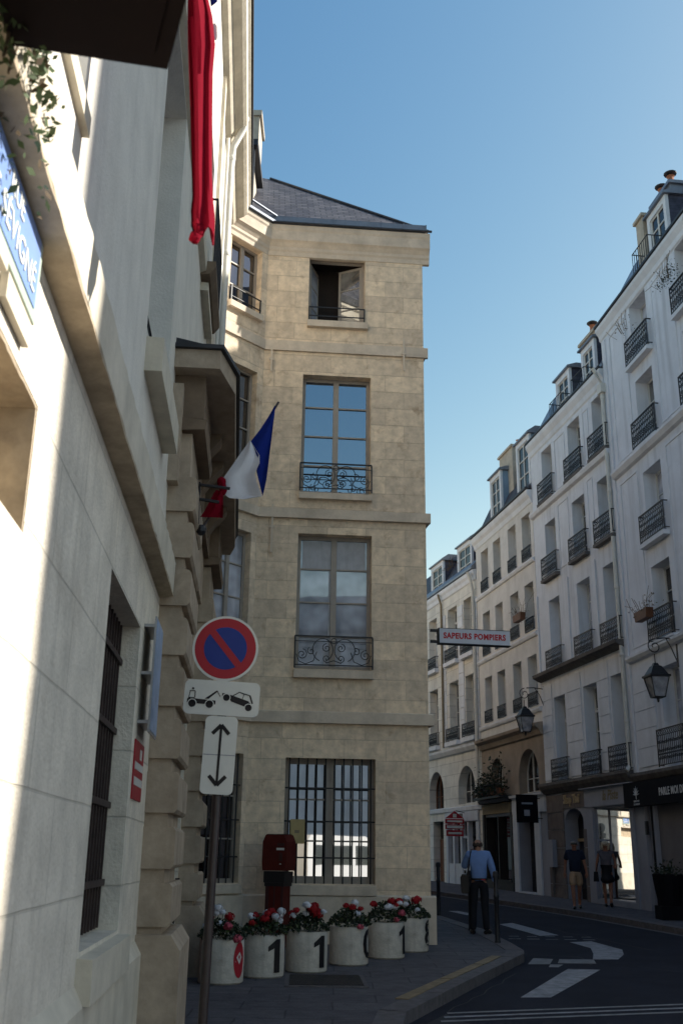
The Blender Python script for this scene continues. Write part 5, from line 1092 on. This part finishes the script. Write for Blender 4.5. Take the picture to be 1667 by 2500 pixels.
figs = [None, ('1', 40), ('1', 44), ('0', 76), ('1', 70), ('8', 78)]
PR, PH = 0.272, 0.50
pm = MB(); pm.lathe([(PR-0.02, 0.0), (PR, 0.02), (PR+0.004, PH*0.5), (PR, PH-0.02), (PR-0.012, PH), (PR-0.05, PH), (PR-0.055, PH-0.06)], (0, 0, 0), 40); pme = pm.mesh('pot', 'pot', True)
so_ = MB(); so_.lathe([(PR-0.056, PH-0.08), (PR-0.056, PH-0.055)], (0, 0, 0), 24); some = so_.mesh('soil', 'soil')
def blossom_mesh(col, seed):
    r_ = random.Random(seed); b = MB()
    for k in range(46):
        a, c = r_.uniform(0, 6.28), math.acos(r_.uniform(-0.45, 1)); p = Vector((math.sin(c)*math.cos(a), math.sin(c)*math.sin(a), math.cos(c)*0.8))*0.046*r_.uniform(0.85, 1.1)
        n_ = p.normalized(); u_ = n_.orthogonal().normalized(); u_ = Matrix.Rotation(r_.uniform(0, 6.28), 3, n_) @ u_; v_ = n_.cross(u_); q = 0.016
        b.add([p+u_*q+n_*0.004, p+v_*q, p-u_*q+n_*0.004, p-v_*q], [(0, 1, 2, 3)])
    b.ball((0, 0, 0), 0.036, 0.036, 0.028, 7, 5); return b.mesh('blossom', col)
BM = {'r': [blossom_mesh('petred', k) for k in range(3)], 'w': [blossom_mesh('petwhite', k) for k in range(3)], 'p': [blossom_mesh('petpink', k) for k in range(3)]}; BM['R'] = BM['r']
for i, (x, y) in enumerate(ctr):
    P = thing('flower_pot', desc[i], 'flower pot', (x, y, gz(y)-0.002), rg.uniform(-0.04, 0.04), group='white concrete flower pots along the pavement')
    link('pot', pme, P); link('soil', some, P)
    m = MB(); hgt = [0.22, 0.23, 0.22, 0.25, 0.27, 0.22][i]
    def fol():
        while True:
            a, c, q = rg.uniform(0, 6.28), rg.random(), rg.uniform(0.55, 1.08)
            px, py, pz = PR*1.12*math.sqrt(c)*math.cos(a), PR*1.12*math.sqrt(c)*math.sin(a), PH-0.03+hgt*(1.15-0.9*c)*q
            if math.hypot(px, py) > PR-0.02 and pz < PH-0.06: continue
            return (px, py, pz)
    leaves(m, fol, 560, 0.030, rg); part('foliage', m, 'leafdk', P)
    m = MB(); leaves(m, fol, 90, 0.028, rg); part('foliage_light', m, 'leaf', P)
    sm_ = MB(); n_ = len(cols_[i])
    for k, c in enumerate(cols_[i]):
        a = rg.uniform(R(180), R(360)) if k % 4 else rg.uniform(0, 6.28); d = PR*rg.uniform(0.25, 1.0); h = PH+hgt*(0.75-0.35*(d/PR)**2)+rg.uniform(0.0, 0.22)*(1 if c == 'w' else 0.6)
        if c == 'p': a = rg.uniform(R(290), R(345)); d = PR*rg.uniform(0.8, 1.15); h = PH+rg.uniform(-0.02, 0.16)
        if c == 'R': a = rg.uniform(R(280), R(350)); d = PR*rg.uniform(0.35, 0.75); h = PH+hgt+rg.uniform(-0.02, 0.10)
        p = Vector((d*math.cos(a), d*math.sin(a), h)); q = rg.uniform(0.85, 1.3)*(1.45 if c == 'R' else 1.0)
        o = link('blossom', BM[c][k % 3], P, mtx=Matrix.Translation(p) @ Matrix.Rotation(rg.uniform(0, 6), 4, 'Z') @ Matrix.Rotation(rg.uniform(-.5, .5), 4, 'X') @ Matrix.Scale(q, 4))
        sm_.tube([(p.x*0.5, p.y*0.5, PH), (p.x, p.y, p.z)], 0.004, 4)
    part('stems', sm_, 'leafdk', P)
    if figs[i]:
        ch, az = figs[i]; ang0 = math.atan2(-y, -x)+R(az); m = MB(); vs, fs = text_mb(ch, 0.50, 0.0, bold=0.012)
        if ch == '1': vs = [(0.05, -0.185), (0.05, 0.185), (-0.005, 0.185), (-0.10, 0.105), (-0.10, 0.05), (-0.03, 0.085), (-0.03, -0.185)]; fs = [(0, 1, 2, 5, 6), (2, 3, 4, 5)]
        m.add([((PR+0.008)*math.cos(ang0+v[0]*1.15/PR), (PR+0.008)*math.sin(ang0+v[0]*1.15/PR), 0.26+v[1]*1.05) for v in vs], fs)
        bmsh = m.mesh('figure', 'black'); b2 = bmesh.new(); b2.from_mesh(bmsh); bmesh.ops.triangulate(b2, faces=b2.faces); bmesh.ops.subdivide_edges(b2, edges=[e for e in b2.edges if e.calc_length() > 0.05], cuts=3)
        for v in b2.verts: q = math.hypot(v.co.x, v.co.y); v.co.x *= (PR+0.008)/q; v.co.y *= (PR+0.008)/q
        b2.to_mesh(bmsh); b2.free(); link('painted_figure', bmsh, P)
    else:
        ang0 = math.atan2(-y, -x)+R(52); m = MB()
        def cyl(dx, z, r=PR+0.007): return (r*math.cos(ang0+dx/PR), r*math.sin(ang0+dx/PR), z)
        pts = [cyl(0.09*math.sin(2*math.pi*k/24), 0.27+0.20*math.cos(2*math.pi*k/24)) for k in range(24)]; m.add(pts+[cyl(0, 0.27)], [(k, (k+1) % 24, 24) for k in range(24)]); part('crest', m, 'signred', P)
        m = MB(); m.add([cyl(-0.05, 0.30, PR+0.009), cyl(0.0, 0.36, PR+0.009), cyl(0.04, 0.30, PR+0.009), cyl(0, 0.22, PR+0.009)], [(0, 1, 2, 3)]); part('crest_emblem', m, 'white', P)

# ------------------------------------------------------------------ bollards
for x, y, h, lb in ((2.42, 25.9, 1.2, 'thin black bollard just beyond the corner of the tan building'), (2.66, 21.75, 1.12, 'black bollard half hidden by the left leg of the man in the blue shirt'), (2.80, 19.15, 1.18, 'nearest black bollard, at the rounded kerb corner right of the man in the blue shirt')):
    B = thing('bollard', lb, 'bollard', (x, y, gz(y)+0.0), group='black street bollards on the kerb')
    m = MB(); m.lathe([(0.055, -0.1), (0.055, 0.02), (0.045, 0.05), (0.042, h*0.62), (0.050, h*0.63), (0.050, h*0.66), (0.040, h*0.67), (0.040, h*0.9)], (0, 0, 0), 14); part('post', m, 'iron', B, smooth=True)
    m = MB(); m.lathe([(0.040, h*0.9), (0.052, h*0.905), (0.056, h*0.95), (0.045, h*0.99), (0.01, h)], (0, 0, 0), 14); part('cap', m, 'iron', B, smooth=True)

# ------------------------------------------------------------------ flags
def cloth(mb, rows, mi=0):
    n = len(rows[0]); mb.add([p for r in rows for p in r], [(i*n+k, i*n+k+1, (i+1)*n+k+1, (i+1)*n+k) for i in range(len(rows)-1) for k in range(n-1)], mi)
# the tricolour tied round its pole on the portal
bp = LW.w(9.82, 0.30, 4.72); tp_ = Vector((0, 0, CAMH))+((680-833.5)*_r+(1250-982)*_u+2500*_f)*(10.24/((680-833.5)*_r+(1250-982)*_u+2500*_f).y)
B = thing('knotted_flag', 'blue white and red flag knotted round a slanting pole on the portal', 'flag', tuple(bp))
bw_ = Matrix.Translation(-bp)
def rl(p): return tuple(Vector(p)-bp)
m = MB(); m.tube([rl(bp), rl(tp_)], 0.013, 8); part('pole', m, 'signpole', B)
m = MB()
for z, L_ in ((5.13, 0.30), (4.98, 0.20)):
    a = LW.w(9.62, 0.27, z); b = a+LW.n*L_+Vector((0, 0.02, -0.02)); m.tube([rl(a), rl(b)], 0.016, 6)
a = LW.w(9.62, 0.27, 5.16); m.tube([rl(a), rl(LW.w(9.72, 0.27, 4.75))], 0.010, 6); m.ball(rl(bp), 0.05, 0.05, 0.06, 8, 5); part('holder', m, 'iron', B)
# image-side shape of the hanging cloth, as points with own depth round the pole line
def cam_pt(u, v, y):
    d = (u-833.5)*_r + (1250-v)*_u + 2500*_f; return Vector((0, 0, CAMH))+d*(y/d.y)
def sheet(rows, y0, amp, ph):
    out = []
    for i, r in enumerate(rows):
        (u0, v0), (u1, v1) = r; row = []
        for k in range(9):
            t = k/8; yy = y0+amp*math.sin(ph+t*7.5+i*0.55)*(0.3+0.7*t); row.append(rl(cam_pt(u0+(u1-u0)*t, v0+(v1-v0)*t, yy)))
        out.append(row)
    return out
m = MB(); cloth(m, sheet([((671, 990), (673, 992)), ((655, 1018), (668, 1030)), ((634, 1050), (662, 1080)), ((612, 1078), (656, 1130)), ((622, 1100), (651, 1170)), ((634, 1122), (645, 1198)), ((626, 1150), (641, 1212))], 9.97, 0.035, 0.4))
m.mi = 0; cl = part('blue_cloth', m, 'fblue', B, smooth=True)
m = MB(); cloth(m, sheet([((611, 1074), (612, 1076)), ((588, 1106), (634, 1112)), ((566, 1138), (634, 1130)), ((546, 1166), (622, 1156)), ((548, 1190), (628, 1180)), ((547, 1206), (640, 1212)), ((560, 1216), (600, 1219))], 9.93, 0.05, 1.2)); part('white_cloth', m, 'fwhite', B, smooth=True)
m = MB(); k0 = cam_pt(543, 1190, 9.88); m.T = None
for r in range(3): m.ball(rl(k0+Vector((0.012*r-0.01, -0.01*r, 0.06-0.05*r))), 0.045-0.004*r, 0.05, 0.055, 9, 6, 0.10)
cloth(m, sheet([((528, 1196), (545, 1200)), ((521, 1206), (545, 1212)), ((508, 1232), (545, 1234)), ((498, 1250), (545, 1252)), ((489, 1262), (544, 1264))], 9.80, 0.05, 0.0)); part('red_cloth', m, 'fred', B, smooth=True)
# the long red furled flag hanging near the camera
hb = Vector((-0.62, 3.9, 5.9)); top = LW.w(4.0, 0.62, 6.75)
B = thing('furled_flag', 'long furled red flag hanging down close by, lit along its right edge', 'flag', tuple(top))
bp = top
m = MB(); m.tube([rl(LW.w(4.2, 0.0, 5.75)), rl(LW.w(4.0, 0.62, 6.75)), rl(LW.w(3.95, 0.75, 6.95))], 0.016, 8); part('pole', m, 'signpole', B)
rows = []
prof = [(6.75, 478, 0.05, 20), (6.3, 488, 0.055, 0), (5.9, 492, 0.057, -60), (5.6, 0, 0, 0)]
key = [(-95, 462, 520), (0, 458, 510), (40, 457, 520), (110, 459, 526), (180, 462, 520), (260, 465, 519), (340, 467, 518), (420, 469, 518), (480, 470, 520), (515, 466, 524), (540, 467, 526), (566, 466, 524)]
NR = 20
for i, (v, ua, ub) in enumerate(key):
    row = []
    for k in range(NR+1):
        a = 2*math.pi*k/NR; rr = (ub-ua)/2; uc = (ua+ub)/2; fold = 1+0.16*math.sin(a*4+i*0.25)+0.07*math.sin(a*7+i*0.6)
        yy = 4.0+0.065*math.sin(a)*fold+0.025*math.sin(a*5+0.3*i); uu = uc+rr*math.cos(a)*(0.93+0.09*math.sin(a*4+i*0.25))
        ve = v+(22*math.sin(a*3+1)+14*math.cos(a) if i == len(key)-1 else 0); row.append(rl(cam_pt(uu, ve, yy)))
    rows.append(row)
m = MB(); cloth(m, rows); part('red_cloth', m, 'fred', B, smooth=True)
m = MB(); c = cam_pt(481, 572, 3.95)
for r in range(3): m.ball(rl(c+Vector((0.012*math.sin(r*2), 0.0, 0.05-0.035*r))), 0.024, 0.028, 0.03, 8, 5, 0.18)
part('tied_end', m, 'fred', B, smooth=True)
m = MB(); cloth(m, [[rl(cam_pt(512+6*k, 55+8*(k % 2), 4.05)) for k in range(4)], [rl(cam_pt(516+5*k, 80+10*(k % 2), 4.05)) for k in range(4)], [rl(cam_pt(519+3.5*k, 98, 4.05)) for k in range(4)]]); part('white_cloth', m, 'fwhite', B, smooth=True)
m = MB(); cloth(m, [[rl(cam_pt(513+7*k, -40, 4.06)) for k in range(4)], [rl(cam_pt(513+6*k, 0+4*(k % 2), 4.06)) for k in range(4)], [rl(cam_pt(515+4*k, 17-3*k, 4.06)) for k in range(4)]]); part('blue_cloth', m, 'fblue', B, smooth=True)
bp2 = LW.w(2.35, 0.42, 4.52)
# ------------------------------------------------------------------ people
def skin_mesh(nodes, edges, root, sub=2):
    names = list(nodes); me = bpy.data.meshes.new('sk'); me.from_pydata([nodes[n][0] for n in names], [(names.index(a), names.index(b)) for a, b in edges], [])
    ob = bpy.data.objects.new('sk', me); COL.objects.link(ob); md = ob.modifiers.new('s', 'SKIN'); md.use_smooth_shade = True
    for i, n in enumerate(names):
        r = nodes[n][1]; r = (r, r) if isinstance(r, (int, float)) else r; me.skin_vertices[0].data[i].radius = r; me.skin_vertices[0].data[i].use_root = (n == root)
    s2 = ob.modifiers.new('u', 'SUBSURF'); s2.levels = sub; s2.render_levels = sub
    dg = bpy.context.evaluated_depsgraph_get(); out = bpy.data.meshes.new_from_object(ob.evaluated_get(dg)); bpy.data.objects.remove(ob)
    out.polygons.foreach_set('use_smooth', [True]*len(out.polygons)); return out
def merge(me, others):
    bm = bmesh.new(); bm.from_mesh(me)
    for o in others: bm.from_mesh(o)
    bm.to_mesh(me); bm.free(); return me
def hand_mb(mb, wr, d, nrm, curl=0.5, side=1):
    d = Vector(d).normalized(); nrm = Vector(nrm).normalized(); x = d.cross(nrm).normalized()*side; wr = Vector(wr)
    mb.tube([wr-d*0.02, wr+d*0.03, wr+d*0.075, wr+d*0.09], [0.024, 0.034, 0.036, 0.030], 8)
    for k, L_ in enumerate((0.066, 0.076, 0.070, 0.054)):
        b = wr+d*0.085+x*(0.026-0.0175*k); p = [b]; dd = d.copy()
        for s in range(3): dd = (dd+nrm*curl*0.45).normalized(); p.append(p[-1]+dd*L_*(0.44, 0.32, 0.24)[s])
        mb.tube(p, [0.010, 0.0095, 0.0085, 0.006], 6)
    b = wr+d*0.03+x*0.03; mb.tube([b, b+x*0.022+d*0.03, b+x*0.024+d*0.058+nrm*0.012], [0.012, 0.010, 0.007], 6)
HEAD_E = [('neck', 'hb'), ('hb', 'hm'), ('hm', 'ht')]
def person(label, loc, rz, J, rad, clothes, skin, hands, sub=2, extra=None):
    P = thing('person', label, 'person', loc, rz)
    worn = {k for c in clothes for k in c[1] if isinstance(k, str)}
    sc_ = lambda r, q: tuple(x*q for x in r) if isinstance(r, tuple) else r*q
    N = {k: (J[k], sc_(rad[k], 0.80 if k in worn else 1.0)) for k in J}
    E = [('pelvis', 'spine'), ('spine', 'chest'), ('chest', 'neck')]+HEAD_E
    for s in ('l', 'r'): E += [('chest', s+'sh'), (s+'sh', s+'el'), (s+'el', s+'wr'), ('pelvis', s+'hip'), (s+'hip', s+'kn'), (s+'kn', s+'an'), (s+'an', s+'toe')]
    me = skin_mesh(N, E, 'pelvis', sub); h = MB()
    for wr, d, nm, cu, sd in hands: hand_mb(h, J[wr], d, nm, cu, sd)
    hd, ax = Vector(J['hm']), J['_face'] if '_face' in J else None
    f = Vector(extra['face']); rt = Vector((f.y, -f.x, 0))
    h.tube([hd+f*0.085+Vector((0, 0, 0.012)), hd+f*0.112+Vector((0, 0, -0.022)), hd+f*0.09+Vector((0, 0, -0.03))], [0.008, 0.014, 0.01], 6)   # nose
    for s in (-1, 1):
        e = hd+rt*s*0.082+Vector((0, 0, -0.012)); h.ball(e, 0.012, 0.02, 0.032, 8, 5)
    hm = h.mesh('h', skin, True); merge(me, [hm]); me.materials.clear(); me.materials.append(M[skin]); me.polygons.foreach_set('use_smooth', [True]*len(me.polygons)); me.name = 'body'
    link('body', me, P)
    fc = MB()
    for s in (-1, 1): fc.ball(hd+f*0.088+rt*s*0.032+Vector((0, 0, 0.012)), 0.010, 0.010, 0.008, 6, 4)
    fc.tube([hd+f*0.092-rt*0.025+Vector((0, 0, -0.055)), hd+f*0.098+Vector((0, 0, -0.057)), hd+f*0.092+rt*0.025+Vector((0, 0, -0.055))], 0.006, 5)
    part('face', fc, extra.get('facem', 'hairdark'), P, smooth=True)
    for nm, keys, edges, root, grow, mt in clothes:
        nodes = {}
        for k in keys:
            if isinstance(k, tuple): nodes[k[0]] = (k[1], k[2])
            else: r = rad[k]; r = (r, r) if isinstance(r, (int, float)) else r; nodes[k] = (J[k], (r[0]+grow, r[1]+grow))
        c = skin_mesh(nodes, edges, root, sub); c.materials.clear(); c.materials.append(M[mt]); c.name = nm; link(nm, c, P)
    return P
V = Vector
def lerp(a, b, t): return tuple(V(a)+(V(b)-V(a))*t)
RAD = dict(pelvis=(0.145, 0.105), spine=(0.135, 0.10), chest=(0.15, 0.11), neck=0.055, hb=(0.062, 0.07), hm=(0.082, 0.098), ht=(0.052, 0.06), lsh=0.062, rsh=0.062, lel=0.044, rel=0.044, lwr=0.029, rwr=0.029, lhip=0.088, rhip=0.088, lkn=0.06, rkn=0.06, lan=0.04, ran=0.04, ltoe=0.034, rtoe=0.034)
def shoes(P, J, mt, f):
    for s in ('l', 'r'):
        m = MB(); a, t = V(J[s+'an']), V(J[s+'toe']); d = (t-a); d.z = 0; d.normalize()
        m.tube([V((a.x, a.y, 0.035+a.z-0.085))-d*0.07, V((a.x, a.y, 0.05+a.z-0.085)), V((t.x, t.y, 0.04+t.z-0.045)), V((t.x, t.y, 0.03+t.z-0.045))+d*0.08], [0.036, 0.048, 0.046, 0.026], 9)
        part('shoe', m, mt, P, smooth=True)
# man in blue shirt, seen from behind
J = dict(pelvis=(0, 0, 0.95), spine=(0, 0.0, 1.12), chest=(0.0, 0.0, 1.34), neck=(0, 0.02, 1.50), hb=(0, 0.04, 1.57), hm=(-0.005, 0.055, 1.645), ht=(-0.005, 0.05, 1.715),
         lsh=(-0.185, 0.01, 1.43), rsh=(0.185, 0.0, 1.43), lel=(-0.285, 0.10, 1.18), rel=(0.265, -0.03, 1.16), lwr=(-0.16, 0.20, 1.41), rwr=(0.30, 0.03, 0.91),
         lhip=(-0.095, 0, 0.90), rhip=(0.095, 0, 0.90), lkn=(-0.115, 0.03, 0.50), rkn=(0.10, 0.02, 0.50), lan=(-0.135, 0.02, 0.085), ran=(0.12, -0.05, 0.085), ltoe=(-0.155, 0.15, 0.045), rtoe=(0.17, 0.06, 0.045))
shirt_e = [('waist', 'spine'), ('spine', 'chest'), ('chest', 'collar'), ('chest', 'lsh'), ('lsh', 'lel'), ('lel', 'lcuff'), ('chest', 'rsh'), ('rsh', 'rel'), ('rel', 'rcuff')]
tr_e = [('waist', 'pelvis'), ('pelvis', 'lhip'), ('lhip', 'lkn'), ('lkn', 'lhem'), ('pelvis', 'rhip'), ('rhip', 'rkn'), ('rkn', 'rhem')]
P1 = person('man in a light blue shirt and black trousers seen from behind, standing at the kerb', (2.74, 20.95, gz(20.95)+0.0), R(-6), J, RAD,
   [('shirt', [('waist', (0, 0, 0.90), (0.178, 0.135)), 'spine', 'chest', ('collar', (0, 0.015, 1.475), 0.068), 'lsh', 'lel', ('lcuff', lerp(J['lel'], J['lwr'], 0.92), 0.042), 'rsh', 'rel', ('rcuff', lerp(J['rel'], J['rwr'], 0.93), 0.042)], shirt_e, 'chest', 0.026, 'shirt'),
    ('trousers', [('waist', (0, 0, 1.04), (0.155, 0.115)), 'pelvis', 'lhip', 'lkn', ('lhem', (-0.135, 0.015, 0.06), 0.066), 'rhip', 'rkn', ('rhem', (0.12, -0.045, 0.06), 0.066)], tr_e, 'pelvis', 0.018, 'trouser')],
   'skin', [('rwr', (0.1, 0.15, -1), (-0.3, 0.6, 0), 0.5, 1), ('lwr', (0.35, -0.25, 0.9), (0.3, -0.6, 0), 0.8, 1)], extra=dict(face=(0, 1, 0)))
m = MB()
for k in range(17): # fringe of hair round the back of the bald head
    a = R(200+k*8.75); c = V(J['hm']); m.ball((c.x+0.083*math.cos(a), c.y-0.005+0.094*math.sin(a), c.z-0.035+0.008*math.sin(k)), 0.02, 0.02, 0.038, 6, 4)
part('hair', m, 'hairdark', P1, smooth=True)
m = MB(); m.lathe([(0.158, 0), (0.162, 0.02), (0.158, 0.035)], (0, 0, 0), 20); bl = part('belt', m, 'shoe', P1, mtx=Matrix.Translation((0, 0, 0.965)) @ Matrix.Scale(0.80, 4, (0, 1, 0)) @ Matrix.Scale(1.05, 4, (1, 0, 0)))
m = MB(); m.box(0.04, 0.12, -0.143, -0.137, 0.965, 0.985); part('belt_label', m, 'signred', P1); shoes(P1, J, 'shoe', 1)
bagm = WM[P1.name] @ Matrix.Translation((-0.27, -0.02, 0.72))
B = thing('shoulder_bag', 'black shoulder bag hanging at the left hip of the man in the blue shirt', 'bag', mtx=bagm)
m = MB(); 
for z0, z1, e in ((0, 0.30, 0),): m.prism([(-0.075, 0.02), (-0.05, 0.0), (0.05, 0.0), (0.07, 0.03), (0.075, 0.28), (0.05, 0.33), (-0.05, 0.33), (-0.08, 0.28)], -0.16, 0.17)
part('pouch', m, 'shoe', B)
m = MB(); m.prism([(-0.086, 0.12), (-0.082, 0.12), (-0.084, 0.29), (-0.05, 0.345), (0.05, 0.345), (0.05, 0.335), (-0.048, 0.335), (-0.08, 0.28)], -0.165, 0.175); part('flap', m, 'trouser', B)
m = MB(); m.tube([(0.05, -0.14, 0.30), (0.075, -0.15, 0.5), (0.10, -0.145, 0.65), (0.125, -0.09, 0.76), (0.14, 0.03, 0.795), (0.13, 0.13, 0.70), (0.08, 0.16, 0.45), (0.04, 0.15, 0.32)], 0.014, 6); part('strap', m, 'shoe', B, smooth=True)
m = MB(); m.box(-0.01, 0.03, -0.05, 0.08, 0.36, 0.42); part('bag_top', m, 'shoe', B)

# man walking in a navy tee and beige shorts
def walker(ph, hgt=1.0):
    s = ph
    return dict(pelvis=(0, 0, 0.95), spine=(0, -0.01, 1.12), chest=(0, -0.02, 1.34), neck=(0, -0.03, 1.49), hb=(0, -0.045, 1.56), hm=(0, -0.06, 1.635), ht=(0, -0.055, 1.705),
         lsh=(-0.185, -0.02, 1.43), rsh=(0.185, -0.02, 1.43), lel=(-0.255, 0.06*s, 1.16), rel=(0.255, -0.08*s+0.03, 1.16), lwr=(-0.285, -0.04+0.05*s, 0.92), rwr=(0.29, -0.16*s, 0.93),
         lhip=(-0.09, 0, 0.90), rhip=(0.09, 0, 0.90), lkn=(-0.085, -0.16*s, 0.50), rkn=(0.085, 0.05*s, 0.50), lan=(-0.07, -0.20*s, 0.085), ran=(0.07, 0.27*s, 0.12), ltoe=(-0.08, -0.33*s, 0.045), rtoe=(0.08, 0.15*s, 0.05))
J = walker(1.0)
tee_e = [('waist', 'spine'), ('spine', 'chest'), ('chest', 'collar'), ('chest', 'lsh'), ('lsh', 'lcuff'), ('chest', 'rsh'), ('rsh', 'rcuff')]
P2 = person('man in a navy T-shirt and beige shorts walking toward the viewer near the arched door', (6.42, 29.2, gz(29.2)-0.0), R(-12), J, RAD,
   [('tshirt', [('waist', (0, 0, 0.86), (0.19, 0.145)), 'spine', 'chest', ('collar', (0, -0.025, 1.46), 0.07), 'lsh', ('lcuff', lerp(J['lsh'], J['lel'], 0.75), 0.078), 'rsh', ('rcuff', lerp(J['rsh'], J['rel'], 0.75), 0.078)], tee_e, 'chest', 0.028, 'tee'),
    ('shorts', [('waist', (0, 0, 1.04), (0.16, 0.12)), 'pelvis', 'lhip', ('lhem', lerp(J['lhip'], J['lkn'], 0.86), 0.105), 'rhip', ('rhem', lerp(J['rhip'], J['rkn'], 0.86), 0.105)], [('waist', 'pelvis'), ('pelvis', 'lhip'), ('lhip', 'lhem'), ('pelvis', 'rhip'), ('rhip', 'rhem')], 'pelvis', 0.026, 'short')],
   'skintan', [('lwr', (-0.05, -0.1, -1), (0.4, -0.5, 0), 0.6, -1), ('rwr', (0.05, -0.2, -1), (-0.4, -0.5, 0), 0.6, 1)], extra=dict(face=(0, -1, 0)))
m = MB(); c = V(J['hm']); m.ball((c.x, c.y+0.012, c.z+0.035), 0.094, 0.108, 0.062, 12, 7, 0.02); part('hair', m, 'hairgrey', P2, smooth=True)
m = MB(); m.box(c.x-0.075, c.x+0.075, c.y-0.108, c.y-0.088, c.z-0.002, c.z+0.03); part('sunglasses', m, 'shoe', P2); shoes(P2, J, 'shoe', -1)
# blond woman
J = walker(-0.8); J['rwr'] = (0.26, -0.22, 1.02); J['rel'] = (0.25, -0.05, 1.17)
RW = dict(RAD); RW.update(chest=(0.135, 0.105), spine=(0.115, 0.09), pelvis=(0.14, 0.11), lsh=0.052, rsh=0.052, lel=0.038, rel=0.038, lkn=0.055, rkn=0.055, lan=0.036, ran=0.036)
P3 = person('blond woman in a grey sleeveless top and black skirt walking past the bright shop window', (7.55, 30.35, gz(30.35)), R(-14), J, RW,
   [('top', [('waist', (0, 0, 0.90), (0.165, 0.13)), 'spine', 'chest', ('collar', (0, -0.025, 1.44), 0.075), 'lsh', ('lcuff', lerp(J['lsh'], J['lel'], 0.15), 0.058), 'rsh', ('rcuff', lerp(J['rsh'], J['rel'], 0.15), 0.058)], tee_e, 'chest', 0.026, 'dress'),
    ('skirt', [('waist', (0, 0, 1.02), (0.145, 0.11)), 'pelvis', ('mid', (0.01, -0.01, 0.78), (0.215, 0.18)), ('hem', (0.02, -0.02, 0.60), (0.24, 0.21))], [('waist', 'pelvis'), ('pelvis', 'mid'), ('mid', 'hem')], 'pelvis', 0.03, 'skirt')],
   'skintan', [('lwr', (-0.05, -0.1, -1), (0.4, -0.5, 0), 0.6, -1), ('rwr', (-0.4, -0.5, 0.2), (0.0, -0.5, 0.5), 0.7, 1)], extra=dict(face=(0, -1, 0)))
m = MB(); c = V(J['hm']); m.ball((c.x, c.y+0.02, c.z+0.03), 0.105, 0.115, 0.085, 12, 7, 0.03)
for s in (-1, 1): m.ball((c.x+s*0.085, c.y+0.02, c.z-0.05), 0.035, 0.06, 0.09, 8, 6, 0.05)
part('hair', m, 'hairblond', P3, smooth=True); shoes(P3, J, 'shoe', -1)
B = thing('handbag', 'dark handbag at the side of the blond woman', 'bag', mtx=WM[P3.name] @ Matrix.Translation((-0.30, 0.0, 0.66)))
m = MB(); m.prism([(-0.07, 0.0), (0.08, 0.0), (0.06, 0.26), (-0.05, 0.26)], -0.14, 0.14); part('pouch', m, 'skirt', B)
m = MB(); m.tube([(0.0, -0.10, 0.25), (0.10, -0.13, 0.55), (0.13, -0.08, 0.80), (0.14, 0.05, 0.82), (0.06, 0.12, 0.5), (0, 0.1, 0.25)], 0.010, 5); part('strap', m, 'skirt', B)

# ------------------------------------------------------------------ across the side street, behind the viewpoint (seen in the reflections)
FB = Fr((22, -27), 250, 1)
T = thing('opposite_house', 'cream house across the side street behind the viewpoint', 'house', mtx=FB.m.copy())
hh = [(2+3.2*k, 3.2+3.2*k, z, z+2.1) for k in range(12) for z in (4.6, 8.2, 11.4)]+[(2+6.4*k, 4.2+6.4*k, 0.3, 3.4, 1.0) for k in range(6)]
m = MB(1); wall(m, 0, 42, -1, 14.5, hh, 0.35, 0, 8); part('wall', m, 'cream', T)
m = MB(1); m.extr([(0, 14.1), (0.3, 14.4), (0.3, 14.6), (0, 14.62)], 0, 42); part('cornice', m, 'creamtrim', T)
part('roof', mansard(0, 42, 14.62), 'zinc', T)
win_kind('B_w', 1.2, 2.1, 0.35, 1, rows=3)
for k in range(12):
    for z in (4.6, 8.2, 11.4): put_win(T, 'B_w', 2.6+3.2*k, z)
EF = Fr((7, 74), 268, 1)
T = thing('street_end_house', 'cream house closing the far end of the street', 'house', mtx=EF.m.copy())
m = MB(1); wall(m, 0, 34, -1, 14.5, [(1.5+3*k, 2.6+3*k, z, z+2.1) for k in range(10) for z in (4.6, 8.2, 11.4)], 0.35, 0, 8); part('wall', m, 'buff', T); part('roof', mansard(0, 34, 14.5), 'zinc', T)
for k in range(10):
    for z in (4.6, 8.2, 11.4): put_win(T, 'B_w', 2.05+3*k, z)
T = thing('delivery_van', 'white delivery van parked in the sun behind the viewpoint', 'van', (4.4, -7.5, gz(-7.5)-0.12), R(-42))
m = MB(); m.prism([(-2.7, 0.45), (2.5, 0.45), (2.75, 0.75), (2.7, 1.15), (2.0, 1.35), (1.35, 2.45), (1.1, 2.6), (-2.6, 2.6), (-2.75, 2.4)], -0.98, 0.98); part('body', m, 'van', T)
m = MB()
for s in (-1, 1): m.box(-2.3, 0.2, s*0.981, s*0.99, 1.45, 2.2); m.prism([(0.45, 1.45), (1.75, 1.45), (1.3, 2.2), (0.45, 2.2)], s*0.981, s*0.99)
part('windows', m, 'gdark', T)
for x in (-1.8, 1.8):
    for s in (-1, 1):
        m = MB(); m.T = Matrix.Translation((x, s*0.86, 0.34)) @ Matrix.Rotation(R(90), 4, 'X'); m.lathe([(0.2, -0.11), (0.33, -0.11), (0.34, 0), (0.33, 0.11), (0.2, 0.11)], (0, 0, 0), 18); part('wheel', m, 'awn', T)
